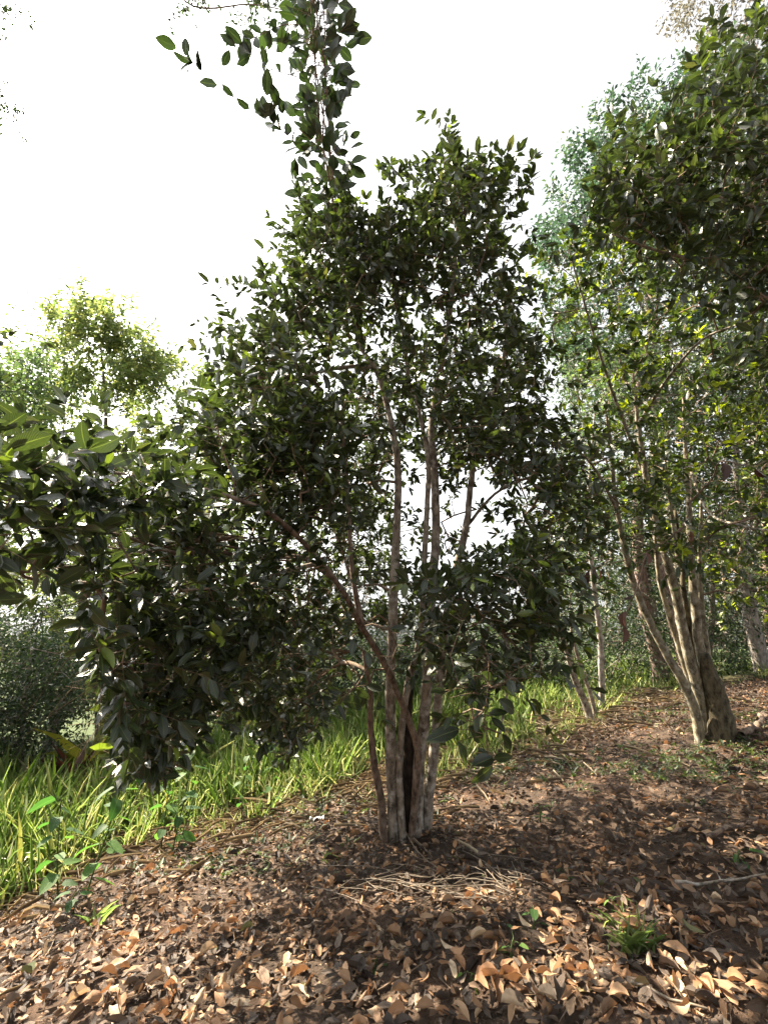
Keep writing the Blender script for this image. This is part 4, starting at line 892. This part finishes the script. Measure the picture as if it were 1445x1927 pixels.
stick([(60, 1770), (90, 1790), (115, 1786)], .006, 'short bent pale twig on the leaf litter near the grass', 'straw', fork=1)
stick([(760, 1580), (790, 1630), (830, 1660)], .004, 'pale straw-coloured twig at the foot of the large tea tree', 'straw', lift=.05, fork=2)
stick([(1400, 1390), (1425, 1370), (1445, 1345)], .035, 'short grey-brown log end beside the mossy-based tea tree', 'bark_red')
for i in range(64):
    cx, cy = (rng.normal(800, 90), rng.normal(1690, 22)) if i < 46 else (rng.normal(950, 30), rng.normal(1680, 30))
    a = rng.normal(-.15, .5) if i < 46 else rng.normal(1.1, .5); L_ = rng.uniform(25, 75)
    pts = [(cx-L_*math.cos(a), cy-.5*L_*math.sin(a)), (cx+rng.normal(0, 6), cy+rng.normal(0, 11)), (cx+L_*math.cos(a), cy+.5*L_*math.sin(a))]
    stick(pts, rng.uniform(.0015, .0032), 'thin pale dry stalk in the straw heap in front of the large tea tree' if i < 46 else 'thin pale dry stalk in the small straw heap right of the larger heap', 'straw', 'dry_stalk', 'stalk',
          'stalks of the straw heap' if i < 46 else 'stalks of the small straw heap', lift=rng.uniform(.02, .07))
def scrap():
    c = G(597, 1549); n = 9; V = []
    for i in range(n):
        for j in range(6):
            u, v = i/(n-1)-.5, j/5-.5
            V.append((u*.13, v*.06+.02*u*u*4, .02+.025*abs(math.sin(u*7+v*3))+rng.normal(0, .007)))
    i = np.array([[a*6+b for b in range(5)] for a in range(n-1)]).reshape(-1)
    o = obj('paper_scrap', mesh_np('paper_scrap', np.array(V), [np.stack([i, i+6, i+7, i+1], -1)], None, M['paper'], smooth=False), loc=c+[0, 0, .0]); o.rotation_euler = (0, .05, .3)
    tag(o, 'small crumpled white paper scrap on dark litter left of the tea tree stems', 'paper')
scrap()

# ------------------------------------------------------------------ weeds and seedlings
def weed(stem_px, nleaf, label, leaf=.10, templates=T_HEART, aspect=.75, group=None, t_up=None, name='weed', mt='weed', young=0.0):
    base = G(*stem_px[0]); tt = proj(base)[2]; pts = L3(stem_px, [tt, tt]); pts[0] = base-[0, 0, .03]
    root = thing(name, label, 'plant', base, group); qq, s = spline(pts, .04)
    tb_ = Tubes(); tb_.add(qq-base, np.linspace(.007, .003, len(qq)), sides=6); st = obj('stem', tb_.mesh('stem', M['greenstem']), root)
    for k in range(nleaf):
        i = min(len(qq)-1, int((0.18+.82*(k+.5)/nleaf)*(len(qq)-1))) if k < nleaf-1 else len(qq)-1
        a = k*2.4+rng.uniform(-.4, .4); d = np.array([math.cos(a), math.sin(a), rng.uniform(-.25, .35)]); pl = rng.uniform(.02, .05)
        tb2 = Tubes(); tb2.add(np.stack([qq[i], qq[i]+d*pl*.6+[0, 0, .008], qq[i]+d*pl])-base, [.0016, .0014, .0012], sides=4)
        lf_l = leaf*rng.uniform(.7, 1.15)
        me = leaf_mesh('leaf', M[mt], (qq[i]+d*pl-base)[None], (d+[0, 0, -.25])[None], (np.array([[0, 0, 1.]])+rng.normal(0, .3, (1, 3))), np.array([lf_l]), np.full(1, aspect), np.array([rng.random()]), np.full(1, young*rng.random()), [templates[k % len(templates)]])
        o = obj('leaf', me, root); obj('stalk', tb2.mesh('stalk', M['greenstem']), o)
weed([(112, 1690), (108, 1620), (112, 1560), (116, 1500)], 13, 'upright weed with broad leaves rooted in straw at the litter edge', .16, aspect=.6)
weed([(160, 1690), (180, 1630), (205, 1560), (225, 1490), (238, 1440)], 14, 'tall dark-stemmed weed leaning right over the grass edge', .16, aspect=.6)
weed([(140, 1715), (138, 1690), (150, 1675)], 6, 'low weed with round leaves at the foot of the tall weeds', .11)
weed([(302, 1606), (310, 1550), (316, 1500), (325, 1450)], 9, 'slim upright weed with heart-shaped leaves next to the tallest weed', .13)
weed([(322, 1608), (338, 1545), (352, 1480), (362, 1420), (372, 1380)], 12, 'tallest weed with heart-shaped leaves on several dark stems', .14)
weed([(330, 1606), (350, 1550), (365, 1500)], 8, 'shorter weed crowded against the tallest weed', .09)
weed([(455, 1548), (458, 1480), (470, 1420)], 8, 'small bright weed standing in grass under the hanging bough', .09)
weed([(510, 1535), (512, 1470), (520, 1400), (530, 1360)], 10, 'thin green weed below the lowest hanging leaves of the tea tree', .09)
weed([(1003, 1745), (1003, 1725), (1003, 1705)], 3, 'seedling with two round leaves beside the small straw heap', .055, aspect=.85)
weed([(960, 1800), (962, 1785), (966, 1765)], 7, 'small clump of green seedling leaves among tan leaves', .05, aspect=.6, young=.5)
weed([(1150, 1710), (1152, 1698), (1156, 1688)], 6, 'tiny green sprout on sunlit litter behind the grass tuft', .045, aspect=.5, young=.6)
weed([(1385, 1625), (1388, 1612), (1390, 1600)], 6, 'low dark green sprout beside the brown branch end', .07, aspect=.5)
weed([(885, 1850), (886, 1842), (888, 1832)], 5, 'tiny bright sprout between sunlit curled leaves', .04, aspect=.55, young=.7)
weed([(1058, 1655), (1059, 1645), (1060, 1635)], 5, 'tiny sprout in shaded litter between straw heap and bare soil', .045, aspect=.5)
weed([(1015, 1545), (1016, 1530), (1017, 1515)], 5, 'small sprout on shaded litter right of the tea tree foot', .05, aspect=.45)
weed([(705, 1820), (707, 1812), (709, 1806)], 5, 'tiny seedling below the straw heap', .04, aspect=.6)
def tuft(px, py, n, L, label):
    b = G(px, py); root = thing('grass_tuft', label, 'grass tuft', b)
    for k in range(n):
        a = rng.uniform(0, 6.28); d = np.array([math.cos(a)*.6, math.sin(a)*.6, 1])
        me = leaf_mesh('blade', M['grass'], np.array([[rng.normal(0, .03), rng.normal(0, .03), -.005]]), d[None], np.array([[-d[0], -d[1], .8]]), np.array([L*rng.uniform(.6, 1.2)]), np.full(1, .06), np.array([rng.random()]), np.zeros(1), [T_BLADE[int(rng.integers(1, 4))]])
        obj('blade', me, root)
tuft(1195, 1790, 34, .2, 'bright grass tuft growing through sunlit litter')
tuft(1165, 1750, 24, .15, 'smaller grass tuft behind the bright tuft on sunlit litter')
tuft(180, 1745, 14, .2, 'yellowish grass tuft beside the low weed')
tuft(625, 1620, 14, .13, 'sparse dark grass tuft in shaded litter')
